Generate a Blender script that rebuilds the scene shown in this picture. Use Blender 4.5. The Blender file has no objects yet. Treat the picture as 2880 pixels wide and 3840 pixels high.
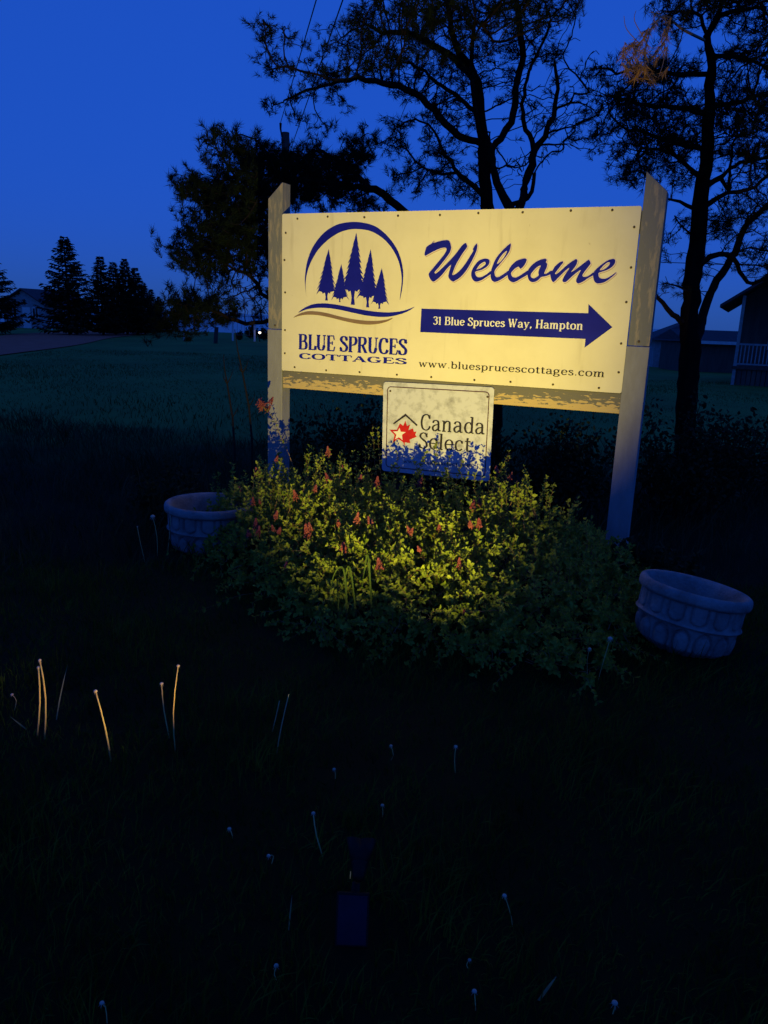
import bpy, bmesh, math, random
import numpy as np
from math import sin, cos, radians, pi, atan2, sqrt
from mathutils import Vector, Matrix

random.seed(7)
rng = np.random.default_rng(7)
scene = bpy.context.scene
col = scene.collection

# ------------------------------------------------------------------ camera
F_PX, PITCH, ROLL, CAM_H = 2885.0, radians(14.1), radians(2.06), 1.5
FW = np.array([0, cos(PITCH), -sin(PITCH)])
UP = np.array([0, sin(PITCH), cos(PITCH)])
RT = np.array([1.0, 0, 0])
cr, sr = cos(ROLL), sin(ROLL)
cam_r = RT * cr + UP * sr
cam_u = UP * cr - RT * sr
CAM = np.array([0, 0, CAM_H])
cam_data = bpy.data.cameras.new('camera')
cam_data.sensor_fit = 'VERTICAL'
cam_data.sensor_height = 32.0
cam_data.lens = F_PX / 3840.0 * 32.0
cam_data.clip_start = 0.05
cam_data.clip_end = 20000
cam = bpy.data.objects.new('camera', cam_data)
col.objects.link(cam)
cam.matrix_world = Matrix(((cam_r[0], cam_u[0], -FW[0], 0), (cam_r[1], cam_u[1], -FW[1], 0),
                           (cam_r[2], cam_u[2], -FW[2], CAM_H), (0, 0, 0, 1)))
scene.camera = cam

# ------------------------------------------------------------------ dusk sky (no sun lamp: the sun is down)
SUN_EL, SUN_ROT = radians(2.0), radians(205)
SKY_STRENGTH = 0.12
SKY_TINT = (0.20, 0.83, 4.3)      # camera balanced for the warm lamp: dusk turns deep blue
world = bpy.data.worlds.new('World')
scene.world = world
world.use_nodes = True
wn = world.node_tree.nodes
wl = world.node_tree.links
bg = wn['Background']
sky = wn.new('ShaderNodeTexSky')
sky.sky_type = 'NISHITA'
sky.sun_disc = False
sky.sun_elevation = SUN_EL
sky.sun_rotation = SUN_ROT
sky.altitude = 0
sky.air_density = 1.0
sky.dust_density = 0.3
sky.ozone_density = 6.0
mul = wn.new('ShaderNodeVectorMath')
mul.operation = 'MULTIPLY'
mul.inputs[1].default_value = SKY_TINT
gam = wn.new('ShaderNodeGamma')
gam.inputs[1].default_value = 0.2     # an even dusk dome
wl.new(sky.outputs[0], gam.inputs[0])
wl.new(gam.outputs[0], mul.inputs[0])
wl.new(mul.outputs[0], bg.inputs[0])
bg.inputs[1].default_value = SKY_STRENGTH

scene.view_settings.view_transform = 'Standard'
scene.view_settings.look = 'None'
scene.view_settings.exposure = 0.0
scene.view_settings.gamma = 1.0
scene.render.engine = 'CYCLES'
scene.cycles.max_bounces = 6
scene.cycles.diffuse_bounces = 3
scene.cycles.transparent_max_bounces = 8

# ------------------------------------------------------------------ pixel -> direction helpers
def ray(x, y):
    a, b = x - 1440.0, y - 1920.0
    d = FW * F_PX + cam_r * a - cam_u * b
    return d / np.linalg.norm(d)

def smooth(a, b, x):
    t = np.clip((x - a) / (b - a), 0, 1)
    return t * t * (3 - 2 * t)

COAST = 92.0
def tz(x, y):
    """height of the land"""
    s = 0.008 + 0.014 * smooth(-6, 8, x)
    z = -np.maximum(0, np.minimum(y, COAST) - 3) * s
    near = smooth(14, 7, y) * smooth(-3, 0, y)
    z = z + near * (0.02 * np.sin(1.7 * x + 0.6) * np.cos(1.3 * y) + 0.012 * np.sin(3.1 * x + 2.2 * y))
    z = z - np.clip((y - COAST) * 0.9, 0, 14)
    return z

def ground_pt(x, y):
    d = ray(x, y)
    t, dt = 0.8, 0.05
    while t < 400:
        p = CAM + d * t
        if p[2] < tz(p[0], p[1]):
            lo, hi = t - dt, t
            for _ in range(20):
                m = (lo + hi) / 2
                p = CAM + d * m
                if p[2] < tz(p[0], p[1]): hi = m
                else: lo = m
            p = CAM + d * hi
            p[2] = float(tz(p[0], p[1]))
            return p
        dt = max(0.03, t * 0.01)
        t += dt
    return CAM + d * 90

def at_y(x, y, Y):
    d = ray(x, y)
    return CAM + d * (Y / d[1])

# ------------------------------------------------------------------ object helpers
def tag(o, label=None, cat=None, group=None, kind=None):
    if label: o['label'] = label
    if cat: o['category'] = cat
    if group: o['group'] = group
    if kind: o['kind'] = kind
    return o

def empty(name, loc=(0, 0, 0), rz=0.0, label=None, cat=None, group=None):
    o = bpy.data.objects.new(name, None)
    o.empty_display_size = 0.1
    col.objects.link(o)
    o.location = Vector([float(v) for v in loc])
    o.rotation_euler = (0, 0, rz)
    return tag(o, label, cat, group)

def mesh_obj(name, verts, faces, mat=None, parent=None, smooth_shade=False):
    me = bpy.data.meshes.new(name)
    verts = np.asarray(verts, dtype=float)
    if isinstance(faces, np.ndarray):
        n, k = faces.shape
        me.vertices.add(len(verts)); me.vertices.foreach_set('co', verts.ravel())
        me.loops.add(n * k); me.loops.foreach_set('vertex_index', faces.ravel().astype(np.int32))
        me.polygons.add(n)
        me.polygons.foreach_set('loop_start', np.arange(0, n * k, k, dtype=np.int32))
        me.update(calc_edges=True)
    else:
        me.from_pydata([tuple(v) for v in verts], [], faces)
        me.update()
    if smooth_shade:
        me.polygons.foreach_set('use_smooth', np.ones(len(me.polygons), dtype=bool))
    if mat: me.materials.append(mat)
    o = bpy.data.objects.new(name, me)
    col.objects.link(o)
    if parent: o.parent = parent
    return o

def link_mesh(name, me, parent=None):
    o = bpy.data.objects.new(name, me)
    col.objects.link(o)
    if parent: o.parent = parent
    return o

class MB:
    def __init__(s): s.v, s.f = [], []
    def add(s, v, f):
        b = len(s.v)
        s.v += [tuple(float(c) for c in q) for q in v]
        s.f += [tuple(i + b for i in q) for q in f]
        return s
    def box(s, x0, x1, y0, y1, z0, z1):
        return s.add([(x0, y0, z0), (x1, y0, z0), (x1, y1, z0), (x0, y1, z0), (x0, y0, z1), (x1, y0, z1), (x1, y1, z1), (x0, y1, z1)],
                     [(0, 3, 2, 1), (4, 5, 6, 7), (0, 1, 5, 4), (1, 2, 6, 5), (2, 3, 7, 6), (3, 0, 4, 7)])
    def tube(s, pts, rad, n=6, cap=True):
        pts = [Vector([float(c) for c in p]) for p in pts]
        rad = [rad] * len(pts) if not hasattr(rad, '__len__') else rad
        V, Fc = [], []
        ref = Vector((0.13, 0.31, 0.94))
        for i, p in enumerate(pts):
            t = (pts[min(i + 1, len(pts) - 1)] - pts[max(i - 1, 0)]).normalized()
            a = t.cross(ref)
            if a.length < 1e-3: a = t.cross(Vector((1, 0, 0)))
            a.normalize(); b = t.cross(a)
            for k in range(n):
                w = 2 * pi * k / n
                V.append(p + (a * cos(w) + b * sin(w)) * rad[i])
        for i in range(len(pts) - 1):
            for k in range(n):
                Fc.append((i * n + k, i * n + (k + 1) % n, (i + 1) * n + (k + 1) % n, (i + 1) * n + k))
        if cap:
            Fc.append(tuple(range(n - 1, -1, -1)))
            Fc.append(tuple(range((len(pts) - 1) * n, len(pts) * n)))
        return s.add(V, Fc)
    def lathe(s, prof, n=24, c=(0, 0, 0)):
        V, Fc = [], []
        for (r, z) in prof:
            for k in range(n):
                w = 2 * pi * k / n
                V.append((c[0] + r * cos(w), c[1] + r * sin(w), c[2] + z))
        for i in range(len(prof) - 1):
            for k in range(n):
                Fc.append((i * n + k, i * n + (k + 1) % n, (i + 1) * n + (k + 1) % n, (i + 1) * n + k))
        return s.add(V, Fc)
    def ball(s, c, r, n=8, m=6, sc=(1, 1, 1)):
        V = [(c[0], c[1], c[2] + r * sc[2])]
        for i in range(1, m):
            ph = pi * i / m
            for k in range(n):
                w = 2 * pi * k / n
                V.append((c[0] + r * sc[0] * sin(ph) * cos(w), c[1] + r * sc[1] * sin(ph) * sin(w), c[2] + r * sc[2] * cos(ph)))
        V.append((c[0], c[1], c[2] - r * sc[2]))
        Fc = [(0, 1 + k, 1 + (k + 1) % n) for k in range(n)]
        for i in range(m - 2):
            for k in range(n):
                a = 1 + i * n
                Fc.append((a + k, a + n + k, a + n + (k + 1) % n, a + (k + 1) % n))
        L = len(V) - 1
        a = 1 + (m - 2) * n
        Fc += [(a + (k + 1) % n, a + k, L) for k in range(n)]
        return s.add(V, Fc)
    def build(s, name, mat=None, parent=None, sm=False, bevel=0.0):
        o = mesh_obj(name, s.v, s.f, mat, parent, sm)
        if bevel:
            bm = bmesh.new(); bm.from_mesh(o.data)
            bmesh.ops.bevel(bm, geom=bm.edges[:], offset=bevel, segments=2, affect='EDGES', profile=0.5)
            bm.to_mesh(o.data); bm.free()
        return o

# ------------------------------------------------------------------ materials
def mat(name, c, rough=0.8, c2=None, scale=8.0, stretch=(1, 1, 1), lo=0.4, hi=0.6, bump=0.0, bscale=40.0, spec=0.3, metal=0.0, detail=6.0, coord='Object'):
    m = bpy.data.materials.new(name)
    m.use_nodes = True
    nt = m.node_tree; N = nt.nodes; L = nt.links
    b = N['Principled BSDF']
    b.inputs['Roughness'].default_value = rough
    b.inputs['Metallic'].default_value = metal
    b.inputs['Specular IOR Level'].default_value = spec
    b.inputs['Base Color'].default_value = (*c, 1)
    if c2 or bump:
        tc = N.new('ShaderNodeTexCoord')
        mp = N.new('ShaderNodeMapping')
        mp.inputs['Scale'].default_value = stretch
        L.new(tc.outputs[coord], mp.inputs[0])
    if c2:
        nz = N.new('ShaderNodeTexNoise')
        nz.inputs['Scale'].default_value = scale
        nz.inputs['Detail'].default_value = detail
        nz.inputs['Roughness'].default_value = 0.65
        L.new(mp.outputs[0], nz.inputs['Vector'])
        rp = N.new('ShaderNodeValToRGB')
        rp.color_ramp.elements[0].position = lo; rp.color_ramp.elements[0].color = (*c, 1)
        rp.color_ramp.elements[1].position = hi; rp.color_ramp.elements[1].color = (*c2, 1)
        L.new(nz.outputs[0], rp.inputs[0]); L.new(rp.outputs[0], b.inputs['Base Color'])
    if bump:
        n2 = N.new('ShaderNodeTexNoise')
        n2.inputs['Scale'].default_value = bscale
        n2.inputs['Detail'].default_value = 5
        L.new(mp.outputs[0], n2.inputs['Vector'])
        bp = N.new('ShaderNodeBump')
        bp.inputs['Strength'].default_value = bump
        bp.inputs['Distance'].default_value = 0.01
        L.new(n2.outputs[0], bp.inputs['Height']); L.new(bp.outputs[0], b.inputs['Normal'])
    return m

def leaf_mat(name, c, c2, trans=0.35, scale=30.0, rough=0.5, spec=0.3):
    m = mat(name, c, rough, c2, scale, lo=0.35, hi=0.65, spec=spec)
    nt = m.node_tree; N = nt.nodes; L = nt.links
    b = N['Principled BSDF']
    tr = N.new('ShaderNodeBsdfTranslucent')
    mx = N.new('ShaderNodeMixShader')
    mx.inputs[0].default_value = trans
    src = b.inputs['Base Color'].links[0].from_socket
    L.new(src, tr.inputs[0])
    L.new(b.outputs[0], mx.inputs[1]); L.new(tr.outputs[0], mx.inputs[2])
    L.new(mx.outputs[0], N['Material Output'].inputs[0])
    return m

def emit_mat(name, c, s):
    m = bpy.data.materials.new(name)
    m.use_nodes = True
    b = m.node_tree.nodes['Principled BSDF']
    b.inputs['Base Color'].default_value = (*c, 1)
    b.inputs['Emission Color'].default_value = (*c, 1)
    b.inputs['Emission Strength'].default_value = s
    return m

M = {}
M['board'] = mat('painted_board', (0.76, 0.70, 0.50), 0.6, (0.68, 0.62, 0.43), 2.2, lo=0.45, hi=0.75, bump=0.03, bscale=6, spec=0.15)
def grime(m):
    N = m.node_tree.nodes; L = m.node_tree.links; b = N['Principled BSDF']
    src = b.inputs['Base Color'].links[0].from_socket
    tc = [n for n in N if n.type == 'TEX_COORD'][0]
    last = src
    for (sc, st, lo, hi, c) in ((5.0, (3.0, 1, 0.35), .60, .80, (.80, .78, .74)), (26.0, (1, 1, 1), .70, .80, (.62, .56, .50)), (1.3, (1, 1, 1), .45, .75, (.88, .87, .85))):
        mp = N.new('ShaderNodeMapping'); mp.inputs['Scale'].default_value = st; L.new(tc.outputs['Object'], mp.inputs[0])
        nz = N.new('ShaderNodeTexNoise'); nz.inputs['Scale'].default_value = sc; nz.inputs['Detail'].default_value = 7; L.new(mp.outputs[0], nz.inputs['Vector'])
        rp = N.new('ShaderNodeValToRGB'); rp.color_ramp.elements[0].position = lo; rp.color_ramp.elements[0].color = (1, 1, 1, 1)
        rp.color_ramp.elements[1].position = hi; rp.color_ramp.elements[1].color = (*c, 1); L.new(nz.outputs[0], rp.inputs[0])
        mx = N.new('ShaderNodeMix'); mx.data_type = 'RGBA'; mx.blend_type = 'MULTIPLY'; mx.inputs['Factor'].default_value = 1.0
        L.new(last, mx.inputs['A']); L.new(rp.outputs[0], mx.inputs['B']); last = mx.outputs['Result']
    L.new(last, b.inputs['Base Color'])
grime(M['board'])
M['plate'] = mat('aluminium_plate', (0.54, 0.55, 0.62), 0.5, (0.27, 0.27, 0.30), 13, lo=0.48, hi=0.72, spec=0.2)  # grey mottle paints dappled leaf shade as well as grime
M['navy'] = mat('navy_vinyl', (0.008, 0.011, 0.26), 0.5, (0.011, 0.015, 0.32), 3, spec=0.06)
M['tan'] = mat('tan_vinyl', (0.20, 0.13, 0.09), 0.5, (0.24, 0.16, 0.11), 5, spec=0.08)
M['halo'] = mat('pale_outline_vinyl', (0.72, 0.60, 0.62), 0.5, (0.66, 0.55, 0.56), 5, spec=0.08)
M['shadowline'] = mat('tan_outline_vinyl', (0.36, 0.27, 0.2), 0.5, (0.40, 0.30, 0.22), 5, spec=0.08)
M['cream'] = mat('cream_vinyl', (0.76, 0.74, 0.70), 0.5, (0.70, 0.68, 0.64), 5, spec=0.08)
M['black_ink'] = mat('dark_ink', (0.02, 0.018, 0.03), 0.5, (0.035, 0.03, 0.045), 8, spec=0.08)
M['maroon'] = mat('maroon_ink', (0.05, 0.008, 0.02), 0.5, (0.07, 0.01, 0.03), 8, spec=0.08)
M['red'] = mat('red_ink', (0.52, 0.02, 0.02), 0.5, (0.42, 0.015, 0.02), 14, spec=0.08)
M['screw'] = mat('rusty_screw', (0.07, 0.05, 0.035), 0.6, (0.11, 0.07, 0.04), 60, metal=0.3)
M['post_up'] = mat('peeling_post_paint', (0.17, 0.17, 0.165), 0.85, (0.29, 0.25, 0.19), 7.0, (5, 5, 1.1), lo=0.52, hi=0.62, bump=0.5, bscale=14)
M['post_low'] = mat('grey_post_paint', (0.26, 0.26, 0.27), 0.75, (0.21, 0.205, 0.21), 5, (3, 3, 1), lo=0.35, hi=0.7, bump=0.2, bscale=30)
M['rail'] = mat('peeling_rail_paint', (0.30, 0.28, 0.25), 0.85, (0.60, 0.43, 0.20), 9, (1.3, 1, 5), lo=0.44, hi=0.5, bump=0.5, bscale=22)
M['concrete'] = mat('cast_concrete', (0.24, 0.235, 0.235), 0.9, (0.11, 0.10, 0.10), 9, lo=0.38, hi=0.72, bump=0.5, bscale=70)
M['soil'] = mat('potting_soil', (0.03, 0.022, 0.016), 0.95, (0.05, 0.035, 0.025), 30, bump=0.8, bscale=60)
M['leaf'] = leaf_mat('shrub_leaf', (0.085, 0.135, 0.012), (0.27, 0.31, 0.045), 0.28, 14, 0.55, 0.12)
M['stem'] = mat('shrub_stem', (0.13, 0.075, 0.04), 0.8, (0.20, 0.12, 0.06), 20)
M['flower'] = mat('flower_bud', (0.11, 0.018, 0.03), 0.7, (0.20, 0.05, 0.055), 40)
M['grass'] = leaf_mat('grass_blade', (0.012, 0.026, 0.003), (0.070, 0.110, 0.012), 0.15, 3.5, 0.7, 0.06)
M['tall'] = leaf_mat('tall_grass_blade', (0.012, 0.024, 0.007), (0.060, 0.070, 0.035), 0.2, 2.0, 0.7, 0.08)
M['straw'] = mat('dry_stem', (0.42, 0.30, 0.15), 0.7, (0.52, 0.40, 0.22), 20)
M['dstem'] = mat('dandelion_stem', (0.42, 0.36, 0.13), 0.6, (0.5, 0.38, 0.16), 20)
M['dhead'] = mat('dandelion_head', (0.48, 0.42, 0.32), 0.8, (0.36, 0.30, 0.24), 90)
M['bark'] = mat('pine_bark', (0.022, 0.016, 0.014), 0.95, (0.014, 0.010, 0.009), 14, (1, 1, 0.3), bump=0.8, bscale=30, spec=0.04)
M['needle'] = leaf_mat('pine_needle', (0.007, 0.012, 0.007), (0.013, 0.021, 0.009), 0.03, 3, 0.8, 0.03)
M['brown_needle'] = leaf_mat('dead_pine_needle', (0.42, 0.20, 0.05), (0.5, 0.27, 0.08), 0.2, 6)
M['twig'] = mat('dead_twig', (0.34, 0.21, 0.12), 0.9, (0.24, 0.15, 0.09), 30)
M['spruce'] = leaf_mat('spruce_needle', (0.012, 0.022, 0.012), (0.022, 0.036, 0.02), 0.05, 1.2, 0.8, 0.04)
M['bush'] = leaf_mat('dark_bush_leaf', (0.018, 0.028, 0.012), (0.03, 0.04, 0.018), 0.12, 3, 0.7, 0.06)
M['ground'] = mat('mown_lawn', (0.050, 0.105, 0.018), 0.95, (0.100, 0.190, 0.036), 0.35, (1, 0.5, 1), lo=0.3, hi=0.7, bump=0.6, bscale=9, spec=0.1, detail=10)
M['lane'] = mat('red_dirt_lane', (0.46, 0.10, 0.055), 0.95, (0.56, 0.14, 0.08), 1.5, lo=0.3, hi=0.7, bump=0.5, bscale=12, spec=0.1)
def near_dim_verge():
    # unmown verge near the sign: soil tone darkened to paint in the dim foreground, giving way to the mown lawn beyond
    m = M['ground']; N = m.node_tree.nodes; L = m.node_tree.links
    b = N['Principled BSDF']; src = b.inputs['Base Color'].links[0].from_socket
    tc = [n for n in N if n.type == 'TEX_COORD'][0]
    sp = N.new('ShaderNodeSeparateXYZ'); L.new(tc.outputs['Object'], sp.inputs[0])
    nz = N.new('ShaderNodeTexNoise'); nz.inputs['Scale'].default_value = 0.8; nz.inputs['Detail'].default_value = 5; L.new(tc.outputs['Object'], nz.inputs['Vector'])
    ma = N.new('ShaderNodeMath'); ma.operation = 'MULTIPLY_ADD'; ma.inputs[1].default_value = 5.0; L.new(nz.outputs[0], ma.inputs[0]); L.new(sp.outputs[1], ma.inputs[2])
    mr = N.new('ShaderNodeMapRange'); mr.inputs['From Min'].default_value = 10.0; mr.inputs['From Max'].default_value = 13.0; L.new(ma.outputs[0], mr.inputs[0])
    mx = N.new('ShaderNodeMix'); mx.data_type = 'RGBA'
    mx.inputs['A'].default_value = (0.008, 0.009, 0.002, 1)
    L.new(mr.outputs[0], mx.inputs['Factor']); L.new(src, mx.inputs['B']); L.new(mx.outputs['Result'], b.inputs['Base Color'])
near_dim_verge()
M['field'] = leaf_mat('field_grass_blade', (0.020, 0.050, 0.012), (0.05, 0.10, 0.028), 0.2, 0.6, 0.7, 0.08)
M['stalk'] = mat('black_dead_stalk', (0.010, 0.008, 0.008), 0.9, (0.006, 0.005, 0.005), 20)
M['sea'] = mat('sea_water', (0.01, 0.02, 0.04), 0.25, None, bump=0.3, bscale=0.4, spec=0.5)
M['white'] = mat('white_paint', (0.62, 0.62, 0.62), 0.6, (0.54, 0.54, 0.53), 6)
M['grey_trim'] = mat('weathered_trim_paint', (0.30, 0.30, 0.30), 0.7, (0.22, 0.22, 0.22), 6)
M['shingle'] = mat('grey_shingle_wall', (0.32, 0.31, 0.32), 0.9, (0.25, 0.24, 0.25), 4)
M['roof'] = mat('asphalt_roof', (0.06, 0.055, 0.06), 0.9, (0.04, 0.036, 0.04), 6)
M['dark_wall'] = mat('dark_board_wall', (0.09, 0.075, 0.06), 0.9, (0.06, 0.05, 0.045), 5, (1, 1, 0.2))
M['glass'] = mat('window_glass', (0.01, 0.012, 0.02), 0.08, (0.014, 0.016, 0.024), 3, spec=0.5)
M['wood_dark'] = mat('weathered_wood', (0.07, 0.055, 0.045), 0.9, (0.045, 0.035, 0.03), 12, (1, 1, 0.2), bump=0.4)
M['black_plastic'] = mat('black_plastic', (0.007, 0.007, 0.007), 0.5, (0.010, 0.010, 0.010), 40, spec=0.08)
M['panel'] = mat('solar_cell', (0.012, 0.008, 0.020), 0.35, (0.017, 0.010, 0.026), 30, spec=0.12)
M['wire'] = mat('power_cable', (0.02, 0.02, 0.02), 0.6, (0.03, 0.03, 0.03), 3)
M['rope'] = mat('rope', (0.25, 0.24, 0.22), 0.9, (0.18, 0.17, 0.16), 40)

# ------------------------------------------------------------------ ground, lane, sea
def axis(vals):
    return np.array(sorted(set(vals)))
gx = axis([float(v) for v in np.arange(-12, 12.01, 0.4)] + [float(v) for v in np.arange(-60, 60.1, 4)] + [-2500, -1200, -600, -300, -150, -100, 100, 150, 300, 600, 1200, 2500])
gy = axis([float(v) for v in np.arange(-4, 16.01, 0.4)] + [float(v) for v in np.arange(16, 116, 4)] + [-400, -100, -30, -10, COAST, COAST + 15.6, 200, 600, 1500, 4000, 9000])
GX, GY = np.meshgrid(gx, gy)
GZ = tz(GX, GY)
nv = np.stack([GX.ravel(), GY.ravel(), GZ.ravel()], 1)
W_ = len(gx)
ii, jj = np.meshgrid(np.arange(len(gy) - 1), np.arange(W_ - 1), indexing='ij')
a_ = (ii * W_ + jj).ravel()
gf = np.stack([a_, a_ + 1, a_ + W_ + 1, a_ + W_], 1)
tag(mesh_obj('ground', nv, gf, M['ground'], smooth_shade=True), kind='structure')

ly = np.arange(-8, 90.1, 2.0)
lv, lf = [], []
for i, y in enumerate(ly):
    xr = -7.8 - 0.2 * y + 0.25 * sin(y * 0.21)
    xl = xr - 6.3 + 0.3 * sin(y * 0.17 + 1)
    for k in range(5):
        x = xr + (xl - xr) * k / 4
        lv.append((x, y, float(tz(x, y)) + 0.035 + (0.02 if k in (1, 2, 3) else 0.0)))
for i in range(len(ly) - 1):
    for k in range(4):
        lf.append((i * 5 + k, (i + 1) * 5 + k, (i + 1) * 5 + k + 1, i * 5 + k + 1))
tag(mesh_obj('dirt_lane', lv, lf, M['lane'], smooth_shade=True), kind='structure')
tag(mesh_obj('sea', [(-9000, COAST + 2, -7), (9000, COAST + 2, -7), (9000, 15000, -7), (-9000, 15000, -7)], [(0, 1, 2, 3)], M['sea']), kind='structure')

# ------------------------------------------------------------------ the welcome sign
SC = 0.9
PL = np.array([-0.885, 6.465]) * SC
PR = np.array([1.618, 5.39]) * SC
DU = (PR - PL) / np.linalg.norm(PR - PL)
SA = atan2(DU[1], DU[0])
SO = (PL + PR) / 2
NRM = np.array([-DU[1], DU[0]])          # points away from the camera
SO3 = np.array([SO[0], SO[1], 0.0])

def S(x, y, off=0.0):
    """pixel -> (x, z) in the sign's own plane; off = plane distance in front of the board face"""
    d = ray(x, y)
    n3 = np.array([NRM[0], NRM[1], 0])
    t = (np.dot(n3, SO3) - off - np.dot(n3, CAM)) / np.dot(n3, d)
    p = CAM + d * t - SO3
    return np.array([p[0] * DU[0] + p[1] * DU[1], p[2]])

sign = empty('welcome_sign', SO3, SA, 'large cream cottage welcome sign with blue arrow between two wooden posts', 'sign')
cTL, cTR, cBR, cBL = S(1056, 802), S(2409, 772), S(2328, 1475), S(1059, 1389)
bx0, bx1 = (cTL[0] + cBL[0]) / 2, (cTR[0] + cBR[0]) / 2
bz0, bz1 = (cBL[1] + cBR[1]) / 2, (cTL[1] + cTR[1]) / 2

def rounded(x0, x1, z0, z1, r, n=5):
    P = []
    for (cx, cz, a0) in ((x1 - r, z1 - r, 0), (x0 + r, z1 - r, 90), (x0 + r, z0 + r, 180), (x1 - r, z0 + r, 270)):
        for k in range(n + 1):
            a = radians(a0 + 90 * k / n)
            P.append((cx + r * cos(a), cz + r * sin(a)))
    return P

def slab(name, poly, y0, y1, material, parent):
    """flat plate from an outline in the x,z plane; y0 front, y1 back"""
    n = len(poly)
    v = [(p[0], y0, p[1]) for p in poly] + [(p[0], y1, p[1]) for p in poly]
    f = [tuple(range(n)), tuple(range(2 * n - 1, n - 1, -1))]
    f += [(i, i + n, (i + 1) % n + n, (i + 1) % n) for i in range(n)]
    o = mesh_obj(name, v, f, material, parent)
    bm = bmesh.new(); bm.from_mesh(o.data)
    bmesh.ops.recalc_face_normals(bm, faces=bm.faces[:])
    bm.to_mesh(o.data); bm.free()
    return o

def fill2d(loops, offset=0.0):
    """outlines (with holes) -> filled triangles, as (verts2d, faces)"""
    cu = bpy.data.curves.new('outline', 'CURVE')
    cu.dimensions = '2D'; cu.fill_mode = 'BOTH'; cu.offset = offset
    for lp in loops:
        sp = cu.splines.new('POLY')
        sp.points.add(len(lp) - 1)
        for q, p in zip(sp.points, lp): q.co = (float(p[0]), float(p[1]), 0, 1)
        sp.use_cyclic_u = True
    o = bpy.data.objects.new('outline', cu)
    me = bpy.data.meshes.new_from_object(o)
    v = np.array([tuple(q.co) for q in me.vertices])[:, :2]
    f = [tuple(p.vertices) for p in me.polygons]
    bpy.data.objects.remove(o); bpy.data.curves.remove(cu); bpy.data.meshes.remove(me)
    return v, f

def catmull(P, closed=False, n=5):
    P = [np.array(p, float) for p in P]
    m = len(P); out = []
    if m < 3: return P
    for i in range(m if closed else m - 1):
        p0 = P[(i - 1) % m] if closed or i > 0 else P[i]
        p1 = P[i]; p2 = P[(i + 1) % m]
        p3 = P[(i + 2) % m] if closed or i + 2 < m else p2
        for k in range(n):
            t = k / n
            out.append(0.5 * ((2 * p1) + (p2 - p0) * t + (2 * p0 - 5 * p1 + 4 * p2 - p3) * t * t + (3 * p1 - p0 - 3 * p2 + p3) * t ** 3))
    if not closed: out.append(P[-1])
    return out

class Print:
    """flat lettering cut from vinyl, laid a hair in front of a board"""
    def __init__(s, y): s.m = MB(); s.y = y; s.k = 0
    def poly(s, loops, off=0.0, dy=0.0):
        v, f = fill2d(loops, off)
        y = s.y - (s.k % 6) * 0.00009 + dy
        s.k += 1
        f2 = []
        for q in f:          # face towards -y
            a, b, c = v[q[0]], v[q[1]], v[q[2]]
            ar = (b[0] - a[0]) * (c[1] - a[1]) - (b[1] - a[1]) * (c[0] - a[0])
            f2.append(q if ar > 0 else tuple(reversed(q)))
        s.m.add([(p[0], y, p[1]) for p in v], f2)
    def ribbon(s, L, R, closed):
        y = s.y - (s.k % 9) * 0.00009
        s.k += 1
        n = len(L)
        v = [(p[0], y, p[1]) for p in L] + [(p[0], y, p[1]) for p in R]
        f = [(i, (i + 1) % n, (i + 1) % n + n, i + n) for i in range(n if closed else n - 1)]
        s.m.add(v, f)
    def build(s, name, material, parent): return s.m.build(name, material, parent)

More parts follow.
